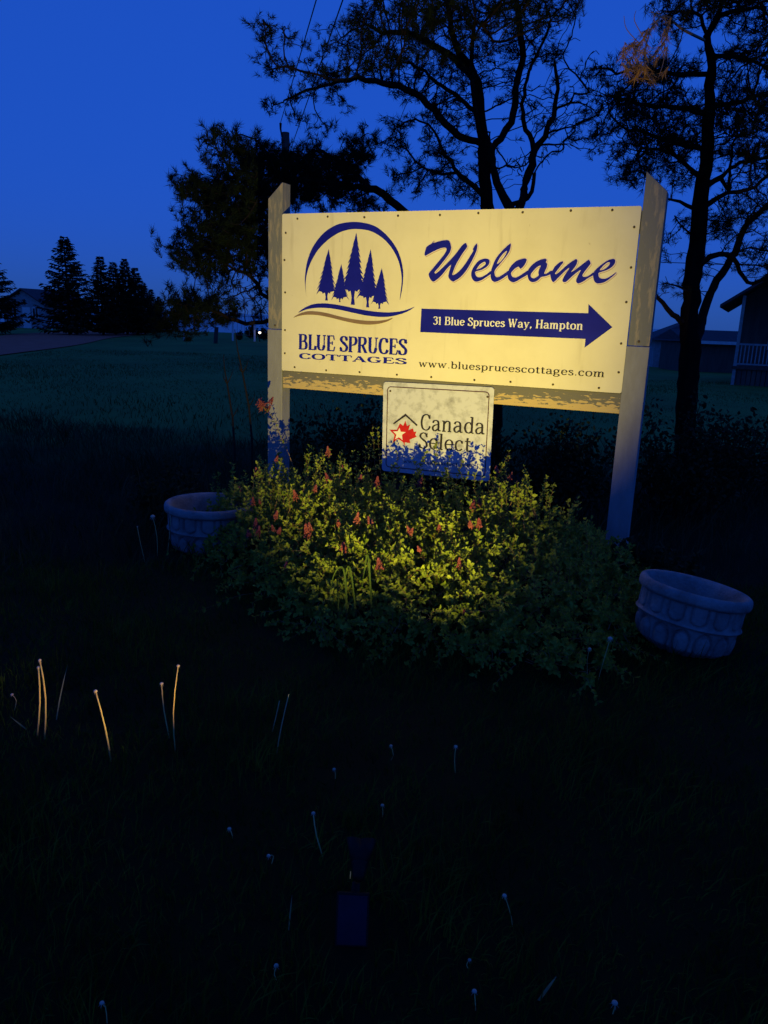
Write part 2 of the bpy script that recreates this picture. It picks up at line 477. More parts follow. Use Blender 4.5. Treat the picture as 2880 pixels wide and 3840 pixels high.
GL = {
 'B': (.72, [('l', [(.16, 0), (.16, 1)]), ('l', [(.03, 1), (.40, 1)]), ('l', [(.03, 0), (.40, 0)]), ('c', [(.36, 1), (.5, .96), (.56, .8), (.5, .62), (.36, .54), (.16, .54)]), ('c', [(.36, .54), (.54, .5), (.62, .28), (.55, .06), (.38, 0)])]),
 'L': (.60, [('l', [(.16, 0), (.16, 1)]), ('l', [(.03, 1), (.30, 1)]), ('l', [(.03, 0), (.54, 0)]), ('l', [(.53, 0), (.59, .26)])]),
 'U': (.74, [('l', [(.16, 1), (.16, .3)]), ('c', [(.16, .34), (.2, .1), (.36, 0), (.52, .08), (.59, .34)]), ('t', [(.59, .3), (.59, 1)]), ('l', [(.02, 1), (.30, 1)]), ('l', [(.48, 1), (.72, 1)])]),
 'E': (.64, [('l', [(.16, 0), (.16, 1)]), ('l', [(.03, 1), (.54, 1)]), ('t', [(.53, 1), (.57, .74)]), ('l', [(.16, .52), (.42, .52)]), ('t', [(.43, .64), (.43, .40)]), ('l', [(.03, 0), (.56, 0)]), ('t', [(.55, 0), (.61, .28)])]),
 'S': (.60, [('C', [(.51, .76), (.44, .94), (.29, 1), (.14, .91), (.11, .75), (.24, .6), (.40, .47), (.52, .3), (.48, .09), (.31, 0), (.15, .05), (.07, .24)]), ('t', [(.52, .72), (.52, 1)]), ('t', [(.06, 0), (.06, .28)])]),
 'P': (.64, [('l', [(.16, 0), (.16, 1)]), ('l', [(.03, 1), (.36, 1)]), ('c', [(.34, 1), (.5, .96), (.58, .75), (.5, .54), (.34, .46), (.16, .46)]), ('l', [(.03, 0), (.32, 0)])]),
 'R': (.72, [('l', [(.16, 0), (.16, 1)]), ('l', [(.03, 1), (.36, 1)]), ('c', [(.34, 1), (.5, .96), (.57, .75), (.5, .56), (.34, .49), (.16, .49)]), ('l', [(.03, 0), (.30, 0)]), ('l', [(.36, .5), (.61, .0)]), ('l', [(.50, 0), (.73, 0)])]),
 'C': (.70, [('c', [(.60, .76), (.52, .94), (.37, 1), (.18, .88), (.10, .5), (.18, .12), (.38, 0), (.55, .07), (.64, .26)]), ('t', [(.61, .72), (.61, 1)])]),
 'O': (.78, [('o', [(.39, 1), (.16, .87), (.09, .5), (.16, .13), (.39, 0), (.62, .13), (.69, .5), (.62, .87)])]),
 'T': (.70, [('l', [(.35, 0), (.35, 1)]), ('l', [(.04, 1), (.66, 1)]), ('t', [(.05, 1), (.02, .72)]), ('t', [(.65, 1), (.68, .72)]), ('l', [(.20, 0), (.50, 0)])]),
 'A': (.76, [('t', [(.09, 0), (.37, 1)]), ('l', [(.36, 1), (.63, 0)]), ('l', [(.19, .36), (.52, .36)]), ('l', [(0, 0), (.20, 0)]), ('l', [(.50, 0), (.76, 0)])]),
 'G': (.78, [('c', [(.60, .76), (.52, .94), (.37, 1), (.18, .88), (.10, .5), (.18, .12), (.38, 0), (.52, .05), (.62, .16)]), ('t', [(.61, .74), (.61, 1)]), ('l', [(.62, .04), (.62, .40)]), ('l', [(.46, .40), (.76, .40)])]),
 'W': (1.02, [('l', [(.10, 1), (.30, 0)]), ('t', [(.30, 0), (.50, 1)]), ('l', [(.46, 1), (.66, 0)]), ('t', [(.66, 0), (.87, 1)]), ('l', [(0, 1), (.21, 1)]), ('l', [(.38, 1), (.58, 1)]), ('l', [(.77, 1), (.97, 1)])]),
 'H': (.82, [('l', [(.16, 0), (.16, 1)]), ('l', [(.64, 0), (.64, 1)]), ('l', [(.16, .5), (.64, .5)]), ('l', [(.03, 1), (.29, 1)]), ('l', [(.03, 0), (.29, 0)]), ('l', [(.51, 1), (.77, 1)]), ('l', [(.51, 0), (.77, 0)])]),
 '3': (.56, [('c', [(.08, .82), (.16, .97), (.32, 1), (.44, .86), (.40, .66), (.22, .56)]), ('c', [(.22, .56), (.42, .5), (.49, .27), (.40, .06), (.22, 0), (.05, .14)])]),
 '1': (.42, [('l', [(.22, 0), (.22, 1)]), ('l', [(.22, .98), (.07, .86)]), ('l', [(.09, 0), (.35, 0)])]),
 'l': (.30, [('l', [(.15, 0), (.15, 1.02)]), ('l', [(.03, .99), (.15, 1.0)]), ('l', [(.03, 0), (.27, 0)])]),
 'u': (.66, [('l', [(.15, .66), (.15, .18)]), ('c', [(.15, .22), (.19, .06), (.31, 0), (.43, .06), (.51, .18)]), ('l', [(.51, .66), (.51, 0)]), ('l', [(.03, .65), (.15, .65)]), ('l', [(.39, .65), (.51, .65)]), ('l', [(.51, 0), (.63, 0)])]),
 'e': (.58, [('l', [(.1, .36), (.5, .36)]), ('c', [(.5, .36), (.46, .57), (.3, .66), (.14, .56), (.09, .33), (.15, .1), (.31, 0), (.5, .13)])]),
 'p': (.66, [('l', [(.15, .66), (.15, -.28)]), ('c', [(.15, .48), (.29, .65), (.48, .59), (.56, .33), (.48, .07), (.30, 0), (.15, .14)]), ('l', [(.02, .65), (.15, .65)]), ('l', [(.03, -.28), (.28, -.28)])]),
 'b': (.66, [('l', [(.15, 1.02), (.15, 0)]), ('c', [(.15, .48), (.29, .65), (.48, .59), (.56, .33), (.48, .07), (.30, 0), (.15, .14)]), ('l', [(.02, .99), (.15, 1.0)])]),
 'd': (.66, [('l', [(.51, 1.02), (.51, 0)]), ('c', [(.51, .48), (.37, .65), (.18, .59), (.10, .33), (.18, .07), (.36, 0), (.51, .14)]), ('l', [(.38, .99), (.51, 1.0)]), ('l', [(.51, 0), (.63, 0)])]),
 'r': (.48, [('l', [(.15, .66), (.15, 0)]), ('c', [(.15, .42), (.23, .58), (.34, .65), (.44, .58)]), ('l', [(.02, .65), (.15, .65)]), ('l', [(.03, 0), (.28, 0)])]),
 'c': (.56, [('c', [(.47, .50), (.40, .63), (.28, .66), (.14, .56), (.09, .33), (.15, .1), (.30, 0), (.48, .13)]), ('t', [(.48, .46), (.48, .64)])]),
 's': (.50, [('C', [(.40, .52), (.34, .63), (.23, .66), (.12, .59), (.12, .46), (.26, .36), (.40, .25), (.40, .08), (.24, 0), (.13, .03), (.07, .15)])]),
 'a': (.62, [('c', [(.1, .50), (.16, .63), (.3, .66), (.42, .58), (.45, .42)]), ('l', [(.45, .44), (.45, .08)]), ('c', [(.45, .12), (.49, .01), (.60, .03)]), ('c', [(.45, .40), (.24, .36), (.10, .22), (.14, .04), (.27, 0), (.45, .15)])]),
 'y': (.62, [('l', [(.12, .66), (.32, .02)]), ('t', [(.52, .66), (.31, .02), (.21, -.22)]), ('l', [(.22, -.24), (.05, -.26)]), ('l', [(0, .65), (.22, .65)]), ('l', [(.42, .65), (.62, .65)])]),
 'm': (.98, [('l', [(.15, .66), (.15, 0)]), ('l', [(.47, .5), (.47, 0)]), ('l', [(.79, .5), (.79, 0)]), ('c', [(.15, .45), (.25, .61), (.36, .66), (.45, .6), (.47, .44)]), ('c', [(.47, .45), (.57, .61), (.68, .66), (.77, .6), (.79, .44)]), ('l', [(.02, .65), (.15, .65)]), ('l', [(.04, 0), (.27, 0)]), ('l', [(.37, 0), (.58, 0)]), ('l', [(.69, 0), (.92, 0)])]),
 'n': (.68, [('l', [(.15, .66), (.15, 0)]), ('l', [(.50, .5), (.50, 0)]), ('c', [(.15, .45), (.26, .61), (.37, .66), (.47, .6), (.50, .44)]), ('l', [(.02, .65), (.15, .65)]), ('l', [(.04, 0), (.27, 0)]), ('l', [(.39, 0), (.62, 0)])]),
 't': (.42, [('l', [(.18, .86), (.18, .14)]), ('c', [(.18, .18), (.22, .02), (.40, .06)]), ('l', [(.03, .64), (.37, .64)])]),
 'o': (.64, [('o', [(.32, .66), (.15, .57), (.09, .33), (.15, .09), (.32, 0), (.49, .09), (.55, .33), (.49, .57)])]),
 'w': (.90, [('l', [(.10, .66), (.26, 0)]), ('t', [(.26, 0), (.43, .66)]), ('l', [(.41, .66), (.58, 0)]), ('t', [(.58, 0), (.76, .66)]), ('l', [(0, .65), (.21, .65)]), ('l', [(.65, .65), (.87, .65)])]),
 'g': (.62, [('o', [(.27, .66), (.13, .58), (.09, .43), (.13, .28), (.27, .22), (.41, .28), (.45, .43), (.41, .58)]), ('c', [(.16, .24), (.10, .14), (.18, .06), (.38, .04), (.51, -.06), (.46, -.22), (.25, -.28), (.07, -.2), (.10, -.06), (.2, .05)]), ('l', [(.40, .58), (.56, .64)])]),
 ',': (.28, [('d', (.13, .06, 1.25)), ('t', [(.15, .04), (.08, -.16)])]),
 '.': (.28, [('d', (.14, .06, 1.25))]),
 ' ': (.30, []),
}

def text(pr, s, p0, p1, cap, rx, ry, track=0.02, off=0.0, thin=0.45):
    """set a line of serif capitals/lowercase; p0,p1 = pixel ends of the baseline, cap = pixel height of a capital at the start"""
    A, B_ = S(*p0, off), S(*p1, off)
    up0 = S(p0[0], p0[1] - cap, off) - A
    h = abs(up0[1])
    total = sum(GL[c][0] + track for c in s) - track
    ex = (B_ - A) / total
    ez = np.array([0, h])
    asp = np.linalg.norm(ex) / h
    pen = 0.0
    for c in s:
        adv, strokes = GL[c]
        for kind, pts in strokes:
            if kind == 'd':
                cx, cy, r = pts
                n = 14
                P = [(cx + r * rx * cos(2 * pi * k / n) * (1 / asp if asp > 1 else 1), cy + r * rx * sin(2 * pi * k / n) * min(asp, 1.0)) for k in range(n)]
                pr.poly([[A + ex * (pen + q[0]) + ez * q[1] for q in P]])
                continue
            closed = kind == 'o'
            P = catmull(pts, closed, 5) if kind in 'coC' else [np.array(q, float) for q in pts]
            n = len(P); Lf, Rt = [], []
            ax = rx * (thin if kind == 't' else 1.0)
            for i in range(n):
                if closed: t = P[(i + 1) % n] - P[(i - 1) % n]
                else: t = P[min(i + 1, n - 1)] - P[max(i - 1, 0)]
                nn = np.array([-t[1], t[0]]); nn = nn / (np.linalg.norm(nn) + 1e-9)
                w = sqrt((ax * nn[0]) ** 2 + (ry * nn[1]) ** 2)
                if kind == 'C': w = max(w, rx * 1.0 * max(0.0, 1 - abs(i / (n - 1) - 0.5) * 3.2))
                for Q, sg in ((Lf, 1), (Rt, -1)):
                    q = P[i] + nn * w * sg
                    Q.append(A + ex * (pen + q[0]) + ez * q[1])
            pr.ribbon(Rt, Lf, closed)
        pen += adv + track
    return pr

# board with its prints (sub-parts)
board = slab('board', rounded(bx0, bx1, bz0, bz1, 0.012, 3), 0.0, 0.028, M['board'], sign)
board['label'] = 'cream painted board with blue spruce logo and lettering'
PY = -0.0016

def px(pts, sc, ox, oy, n=0, closed=True):
    q = [S(ox + x * sc, oy + y * sc) for x, y in pts]
    return catmull(q, closed, n) if n else q

K7 = (0.3014, 1080, 800)
pr = Print(PY)
pr.poly([px([(232, 1045), (213, 900), (213, 780), (240, 600), (310, 420), (430, 260), (580, 155), (740, 112), (900, 112), (1060, 150), (1190, 235), (1310, 370), (1390, 520), (1432, 700), (1432, 850), (1415, 980), (1392, 1080),
  (1400, 990), (1415, 850), (1405, 720), (1370, 580), (1290, 430), (1180, 310), (1050, 230), (920, 200), (780, 200), (640, 240), (500, 330), (380, 450), (300, 580), (245, 720), (222, 850), (222, 950)], *K7, n=4)])
pr.build('logo_arc', M['navy'], board)
pr = Print(PY)
pr.poly([px([(130, 1235), (200, 1180), (300, 1135), (420, 1120), (560, 1130), (720, 1158), (900, 1195), (1100, 1225), (1280, 1232), (1420, 1215), (1520, 1185), (1575, 1165), (1500, 1215), (1400, 1255), (1280, 1283), (1160, 1290), (1000, 1275), (820, 1240), (640, 1200), (480, 1178), (340, 1178), (220, 1200)], *K7, n=4)])
pr.build('logo_wave', M['navy'], board)
pr = Print(PY)
pr.poly([px([(70, 1298), (140, 1250), (240, 1220), (350, 1220), (480, 1240), (640, 1282), (800, 1315), (960, 1335), (1100, 1338), (1220, 1325), (1305, 1300), (1260, 1335), (1160, 1368), (1020, 1385), (880, 1375), (720, 1345), (540, 1300), (380, 1268), (240, 1262), (140, 1275)], *K7, n=4)])
pr.build('logo_wave', M['tan'], board)['label'] = 'tan wave under the blue one'

def logo_tree(tip, bot, cx, wl_, wr_, ty, tw, nt, seed):
    r = random.Random(seed)
    Lp, Rp = [], []
    H = bot - tip[1]
    for side, wm, out in ((-1, wl_, Lp), (1, wr_, Rp)):
        for i in range(1, nt + 1):
            t = (i - 0.2) / nt
            yb = tip[1] + H * t ** 0.92
            ccx = tip[0] + (cx - tip[0]) * t
            w = wm * 1.14 * (t ** 0.86) * r.uniform(0.92, 1.08)
            k = 0.66 + 0.05 * (i / nt)
            d = 26 if i > nt - 3 else 16
            out.append((ccx + side * w, yb + d * (1.4 if i > nt - 2 else 1.0)))
            out.append((ccx + side * w * k, yb - 6))
    P = [tip] + Rp + [(cx + wr_ * .45, bot - 6), (cx + wr_ * .40, bot + 16), (cx + tw + 8, bot + 2), (cx + tw * .8, bot + (ty - bot) * .5), (cx + tw * 1.3, ty), (cx - tw * 1.3, ty), (cx - tw * .8, bot + (ty - bot) * .5), (cx - tw - 8, bot + 2), (cx - wl_ * .40, bot + 16), (cx - wl_ * .45, bot - 6)] + Lp[::-1]
    return P
for k, a in enumerate([((507, 440), 985, 480, 122, 112, 1085, 13, 9, 1), ((665, 630), 1055, 645, 98, 98, 1105, 8, 8, 2), ((850, 240), 962, 808, 138, 140, 1138, 20, 10, 3), ((1030, 445), 1040, 992, 122, 118, 1170, 15, 9, 4), ((1168, 680), 1115, 1138, 100, 108, 1188, 11, 8, 5)]):
    pr = Print(PY - 0.00012 * k)
    pr.poly([px(logo_tree(*a), *K7)])
    pr.build('logo_spruce', M['navy'], board)

pr = Print(PY); text(pr, 'BLUE SPRUCES', (1119, 1308), (1526, 1331), 54, .104, .036, .015); pr.build('lettering', M['navy'], board)['label'] = 'BLUE SPRUCES in navy serif capitals'
pr = Print(PY); text(pr, 'COTTAGES', (1121, 1344), (1525, 1366), 19.5, .088, .060, .03); pr.build('lettering', M['navy'], board)['label'] = 'COTTAGES in wide navy capitals'
K4 = (0.4581, 1560, 1130)
pr = Print(PY); pr.poly([px([(45, 60), (1410, 98), (1412, 22), (1608, 212), (1380, 380), (1388, 308), (35, 252)], *K4)]); pr.build('arrow', M['navy'], board)
pr = Print(PY - 0.0012); text(pr, '31 Blue Spruces Way, Hampton', (1624, 1216), (2186, 1236), 28.5, .082, .040, .03); pr.build('lettering', M['cream'], board)['label'] = 'cream street address on the arrow'
pr = Print(PY); text(pr, 'www.bluesprucescottages.com', (1570, 1375), (2268, 1414), 25.5, .066, .036, .03); pr.build('lettering', M['black_ink'], board)['label'] = 'dark web address along the bottom'

# brush script "Welcome"
sh = (1571.7, 87.3)
def c2(L): return [(x + sh[0], y + sh[1]) for x, y in L]
WEL = [
 ([(165, 150), (210, 100), (197, 132), (235, 128), (320, 102), (420, 90), (465, 110), (488, 190), (490, 230), (465, 300), (400, 390), (300, 520), (225, 605), (225, 632), (250, 630), (330, 560), (480, 410), (560, 320), (650, 200), (700, 150), (730, 140), (752, 180), (745, 215), (690, 290), (620, 400), (560, 510), (515, 630), (512, 658), (545, 655), (620, 600), (720, 480), (800, 350), (850, 270), (845, 240), (870, 190), (910, 145), (918, 200), (900, 280), (840, 410), (750, 570), (650, 690), (560, 750), (520, 768), (470, 735), (445, 690), (450, 640), (480, 530), (490, 490), (420, 560), (330, 670), (240, 750), (190, 768), (150, 730), (122, 660), (135, 620), (200, 540), (300, 420), (380, 320), (415, 250), (405, 220), (370, 212), (300, 230), (200, 275), (110, 325), (65, 345), (55, 315), (75, 230), (100, 190)], None),
 ([(1075, 395), (1115, 415), (1115, 470), (1070, 530), (980, 580), (890, 605), (888, 650), (915, 690), (975, 697), (1060, 655), (1150, 590), (1150, 635), (1060, 700), (980, 750), (900, 770), (850, 745), (820, 680), (825, 600), (870, 510), (940, 430), (1010, 398)], [(1045, 450), (1020, 450), (960, 490), (920, 545), (905, 570), (960, 555), (1030, 510), (1055, 475)]),
 ([(1465, 150), (1465, 200), (1440, 280), (1380, 370), (1290, 480), (1215, 570), (1200, 620), (1215, 680), (1250, 697), (1310, 670), (1400, 610), (1450, 580), (1440, 635), (1330, 720), (1240, 765), (1195, 773), (1155, 745), (1135, 680), (1145, 590), (1180, 480), (1230, 380), (1310, 280), (1400, 190), (1450, 150)], [(1405, 268), (1370, 285), (1310, 350), (1260, 430), (1243, 480), (1290, 450), (1350, 380), (1390, 310)]),
 ([(1425, 600), (1450, 540), (1530, 450), (1620, 405), (1692, 389), (1722, 400), (1727, 425), (1702, 480), (1662, 535), (1627, 558), (1612, 550), (1590, 525), (1530, 560), (1475, 620), (1475, 660), (1500, 695), (1560, 700), (1632, 660), (1760, 580), (1760, 640), (1632, 720), (1542, 772), (1490, 778), (1440, 745), (1415, 690), (1415, 640)], None),
 (c2([(485, 330), (470, 312), (430, 310), (340, 340), (240, 410), (180, 490), (165, 560), (180, 630), (215, 680), (270, 690), (340, 660), (390, 610), (450, 598), (560, 555), (560, 500), (480, 550), (445, 552), (455, 510), (485, 440), (490, 390), (470, 365)]), c2([(385, 420), (330, 440), (260, 510), (222, 570), (230, 610), (270, 628), (320, 605), (350, 575), (345, 530), (365, 465)])),
 (c2([(750, 355), (735, 350), (690, 370), (620, 430), (575, 500), (545, 530), (540, 570), (555, 640), (580, 685), (610, 680), (680, 610), (760, 530), (840, 460), (845, 475), (800, 540), (745, 640), (745, 680), (775, 692), (820, 670), (910, 585), (1040, 490), (1000, 570), (965, 650), (970, 695), (1005, 712), (1080, 680), (1160, 625), (1260, 565), (1265, 520), (1160, 590), (1100, 605), (1070, 590), (1080, 550), (1140, 470), (1195, 400), (1200, 370), (1170, 325), (1110, 365), (1000, 450), (890, 525), (900, 500), (960, 420), (985, 350), (970, 315), (930, 330), (860, 375), (760, 460), (670, 540), (630, 560), (620, 545), (660, 490), (730, 400), (750, 375)]), None),
 (c2([(1605, 340), (1590, 315), (1550, 312), (1470, 340), (1370, 410), (1290, 480), (1250, 530), (1240, 590), (1260, 670), (1295, 705), (1340, 712), (1430, 690), (1520, 630), (1600, 560), (1615, 530), (1560, 570), (1480, 620), (1400, 637), (1345, 615), (1330, 570), (1340, 535), (1450, 500), (1540, 450), (1595, 390)]), c2([(1515, 375), (1480, 368), (1420, 410), (1365, 470), (1355, 498), (1420, 480), (1490, 430)])),
]
K1 = (0.22905, 1580, 880)
def stroke_outline(pr, loop, w):
    P = loop; n = len(P); Lf, Rt = [], []
    for i in range(n):
        t = P[(i + 1) % n] - P[(i - 1) % n]
        nn = np.array([-t[1], t[0]]); nn = nn / (np.linalg.norm(nn) + 1e-9)
        Lf.append(P[i] + nn * w); Rt.append(P[i] - nn * w)
    pr.ribbon(Rt, Lf, True)
p_sh, p_ha, p_na = Print(PY + 0.0008), Print(PY), Print(PY - 0.0010)
for outer, hole in WEL:
    lo = px(outer, *K1, n=3)
    loops = [lo] + ([px(hole, *K1, n=3)] if hole else [])
    p_na.poly(loops)
    for lp in loops:
        stroke_outline(p_ha, [q + np.array((0.0012, -0.0012)) for q in lp], 0.0042)
        stroke_outline(p_sh, [q + np.array((0.0042, -0.0046)) for q in lp], 0.0032)
p_sh.build('lettering_shadow', M['shadowline'], board)
p_ha.build('lettering_outline', M['halo'], board)
p_na.build('lettering', M['navy'], board)['label'] = 'Welcome in navy brush script'

# screws round the edge
SCR = [(960 + x * .4822, 600 + y * .4822) for x, y in [(323, 457), (558, 441), (843, 446), (1105, 434), (1431, 428), (232, 567), (222, 778), (227, 1030), (226, 1323), (225, 1503), (301, 1611), (546, 1636), (806, 1650), (1096, 1670), (1363, 1688)]]
SCR += [(1500 + x * .6269, 600 + y * .6269) for x, y in [(469, 318), (734, 313), (1022, 303), (1270, 300), (1401, 401), (1382, 643), (1354, 850), (1323, 1098), (1308, 1270), (445, 1316), (661, 1327), (915, 1343), (1190, 1364)]]
me = None
for q in SCR:
    p = S(*q)
    if me is None:
        o = MB().lathe([(0.0001, 0.0), (0.0001, 0.0035), (0.004, 0.0034), (0.0072, 0.0022), (0.0078, 0.0)], 10).build('screw', M['screw'], board, True)
        me = o.data
    else: o = link_mesh('screw', me, board)
    o.rotation_euler = (pi / 2, 0, 0)
    o.location = (p[0], -0.0005, p[1])

# posts, with sloped tops and a butt joint
def post(x0, x1, zt0, zt1, zs, low):
    y0, y1 = 0.006, 0.118
    v = [(x0, y0, zs), (x1, y0, zs), (x1, y1, zs), (x0, y1, zs), (x0, y0, zt0), (x1, y0, zt1), (x1, y1, zt1), (x0, y1, zt0)]
    up = mesh_obj('post', v, [(0, 3, 2, 1), (4, 5, 6, 7), (0, 1, 5, 4), (1, 2, 6, 5), (2, 3, 7, 6), (3, 0, 4, 7)], M['post_up'], sign)
    bm = bmesh.new(); bm.from_mesh(up.data)
    bmesh.ops.bevel(bm, geom=bm.edges[:], offset=0.0035, segments=2, affect='EDGES', profile=0.5)
    bm.to_mesh(up.data); bm.free()
    MB().box(x0 - 0.006, x1 + 0.003, y0 - 0.003, y1 + 0.003, low, zs - 0.004).build('post_base', M['post_low'], sign, bevel=0.005)
    s_ = link_mesh('screw', me, sign); s_.rotation_euler = (pi / 2, 0, 0); s_.location = ((x0 + x1) / 2, y0 - 0.0005, zs + 0.025)
xl0 = S(1004, 1000)[0]
post(xl0, bx0 - 0.003, S(1004, 745)[1], S(1058, 682)[1], S(1030, 1233)[1], -0.12)
gR = bx1 + 0.005
wR = 0.128
post(gR, gR + wR, S(2434, 640)[1], S(2500, 716)[1], S(2380, 1296)[1], -0.14)

# weathered rail under the board
def rail_material():
    m = mat('peeling_rail', (0.15, 0.14, 0.12), 0.85, (0.50, 0.37, 0.17), 16, (1.0, 1, 3.6), lo=0.485, hi=0.515, bump=0.5, bscale=22)
    nt = m.node_tree; N = nt.nodes; L = nt.links
    rp = [n for n in N if n.type == 'VALTORGB'][0]
    src = rp.inputs[0].links[0].from_socket
    tc = [n for n in N if n.type == 'TEX_COORD'][0]
    sp = N.new('ShaderNodeSeparateXYZ'); L.new(tc.outputs['Object'], sp.inputs[0])
    mr = N.new('ShaderNodeMapRange')
    mr.inputs['From Min'].default_value = bz0 - 0.13; mr.inputs['From Max'].default_value = bz0
    mr.inputs['To Min'].default_value = 0.16; mr.inputs['To Max'].default_value = -0.20
    L.new(sp.outputs[2], mr.inputs[0])
    ad = N.new('ShaderNodeMath'); ad.operation = 'ADD'
    L.new(src, ad.inputs[0]); L.new(mr.outputs[0], ad.inputs[1]); L.new(ad.outputs[0], rp.inputs[0])
    return m
MB().box(bx0 + 0.004, bx1 + 0.004, 0.008, 0.046, bz0 - 0.128, bz0 - 0.002).build('rail', rail_material(), sign, bevel=0.004)
MB().box(bx0 + 0.004, bx1 + 0.004, 0.032, 0.07, bz1 - 0.15, bz1 - 0.02).build('top_rail', M['post_low'], sign, bevel=0.004)

# ------------------------------------------------------------------ the small rating sign screwed to the rail
OFF2 = 0.006
q1, q2, q3, q4 = S(1441, 1438, OFF2), S(1858, 1463, OFF2), S(1831, 1796, OFF2), S(1429, 1758, OFF2)
pc = (q1 + q2 + q3 + q4) / 4
ang = 0.5 * (atan2((q2 - q1)[1], (q2 - q1)[0]) + atan2((q3 - q4)[1], (q3 - q4)[0]))
pw = (np.linalg.norm(q2 - q1) + np.linalg.norm(q3 - q4)) / 2
ph = (np.linalg.norm(q4 - q1) + np.linalg.norm(q3 - q2)) / 2 + 0.03
rs = empty('rating_sign', SO3, SA, 'small square accommodation rating sign with red maple leaf hanging below the cream board', 'sign')
def rot2(P, a=ang): return [pc + np.array((p[0] * cos(a) - p[1] * sin(a), p[0] * sin(a) + p[1] * cos(a))) for p in P]
plate = slab('plate', rot2(rounded(-pw / 2, pw / 2, -ph / 2, ph / 2, 0.022, 5)), -OFF2, -OFF2 + 0.003, M['plate'], rs)
PY2 = -OFF2 - 0.0014
d_ = 0.030
o_, i_ = rot2(rounded(-pw / 2 + d_, pw / 2 - d_, -ph / 2 + d_, ph / 2 - d_, 0.028, 6)), rot2(rounded(-pw / 2 + d_ + .0062, pw / 2 - d_ - .0062, -ph / 2 + d_ + .0062, ph / 2 - d_ - .0062, 0.022, 6))
pr = Print(PY2); pr.ribbon(o_, i_, True); pr.build('border_line', M['maroon'], rs)
K6 = (0.25317, 1440, 1530)
def px2(pts, n=0): 
    q = [S(K6[1] + x * K6[0], K6[2] + y * K6[0], OFF2) for x, y in pts]
    return catmull(q, True, n) if n else q
pr = Print(PY2); pr.poly([px2([(135, 225), (320, 82), (500, 250), (485, 270), (322, 120), (147, 243)])]); pr.build('roof_mark', M['black_ink'], rs)
pr = Print(PY2)
pr.poly([px2([(317, 188), (342, 265), (390, 245), (362, 330), (430, 300), (445, 352), (482, 350), (462, 395), (485, 425), (380, 470), (390, 520), (310, 508), (305, 560), (296, 560), (292, 515), (262, 490), (205, 455), (130, 518), (157, 400), (80, 320), (192, 322), (235, 228), (285, 262)])])
leafp = pr.build('maple_leaf', M['red'], rs)
pr = Print(PY2 - 0.0010)
pr.poly([px2([(230, 292), (250, 350), (325, 357), (268, 395), (277, 475), (222, 432), (165, 465), (186, 395), (135, 345), (205, 345)])])
pr.build('star', M['cream'], leafp)
pr = Print(PY2); text(pr, 'Canada', (1574, 1611), (1818, 1628), 58, .064, .034, .015, OFF2); pr.build('lettering', M['black_ink'], rs)['label'] = 'Canada in dark serif letters'
pr = Print(PY2); text(pr, 'Select', (1568, 1679), (1766, 1694), 57, .064, .034, .03, OFF2); pr.build('lettering', M['black_ink'], rs)['label'] = 'Select in dark serif letters'
pr = Print(PY2); text(pr, 'www.canadaselect.com', (1512, 1735), (1770, 1751), 13, .06, .045, .03, OFF2); pr.build('lettering', M['black_ink'], rs)['label'] = 'small web address near the bottom edge'
for q in ((1464, 1466), (1828, 1488)):
    p = S(*q, OFF2); s_ = link_mesh('screw', me, rs); s_.rotation_euler = (pi / 2, 0, 0); s_.location = (p[0], -OFF2 - .0002, p[1])
MB().box(pc[0] - 0.03, pc[0] + 0.03, -OFF2 + 0.0035, 0.0075, bz0 - 0.12, bz0 - 0.03).build('spacer', M['wood_dark'], rs)

# ------------------------------------------------------------------ solar spotlight in the grass
LB = ground_pt(1316, 3560)
LB = np.array([LB[0], LB[1] + 0.05, float(tz(LB[0], LB[1] + 0.05))])
AIM = np.array([SO[0] - 0.24, SO[1] + 0.10, 1.50])
HEAD = np.array([0.012, 0.06, 0.150])
dv = AIM - (LB + HEAD)
lamp_root = empty('solar_spotlight', LB, 0, 'small black solar spotlight staked in the grass aimed at the sign', 'spotlight')
MB().tube([(0, 0.02, -0.12), (0, 0.02, -0.05), (0, 0.02, 0.03), (0.006, 0.045, 0.115)], [0.003, 0.011, 0.012, 0.011], 8).build('stake', M['black_plastic'], lamp_root, True)
# panel leaning back, facing the sky and the camera
ca, sa = cos(radians(62)), sin(radians(62))
def pnl(x, u, t): return (x, 0.0 + u * ca - t * sa - 0.012, 0.055 + u * sa + t * ca)
def pbox(w, u0, u1, t0, t1):
    v = [pnl(x, u, t) for t in (t0, t1) for (x, u) in ((-w, u0), (w, u0), (w, u1), (-w, u1))]
    return MB().add(v, [(0, 3, 2, 1), (4, 5, 6, 7), (0, 1, 5, 4), (1, 2, 6, 5), (2, 3, 7, 6), (3, 0, 4, 7)])
pbox(0.041, -0.062, 0.062, -0.010, 0.004).build('panel_housing', M['black_plastic'], lamp_root, bevel=0.002)
pbox(0.036, -0.056, 0.056, 0.0035, 0.0062).build('solar_panel', M['panel'], lamp_root)
qd = Vector(dv).to_track_quat('Z', 'Y').to_matrix()
def hd(o):
    o.data.transform(Matrix.Translation(Vector(HEAD)) @ qd.to_4x4() @ Matrix.Scale(0.66, 4)); o.data.update(); return o
hd(MB().lathe([(0.0001, -0.055), (0.016, -0.053), (0.024, -0.044), (0.027, -0.02), (0.030, 0.0), (0.033, 0.004), (0.033, 0.020), (0.030, 0.020), (0.029, 0.002), (0.0001, 0.0)], 24).build('lamp_head', M['black_plastic'], lamp_root, True))
LENS_E = 30.0
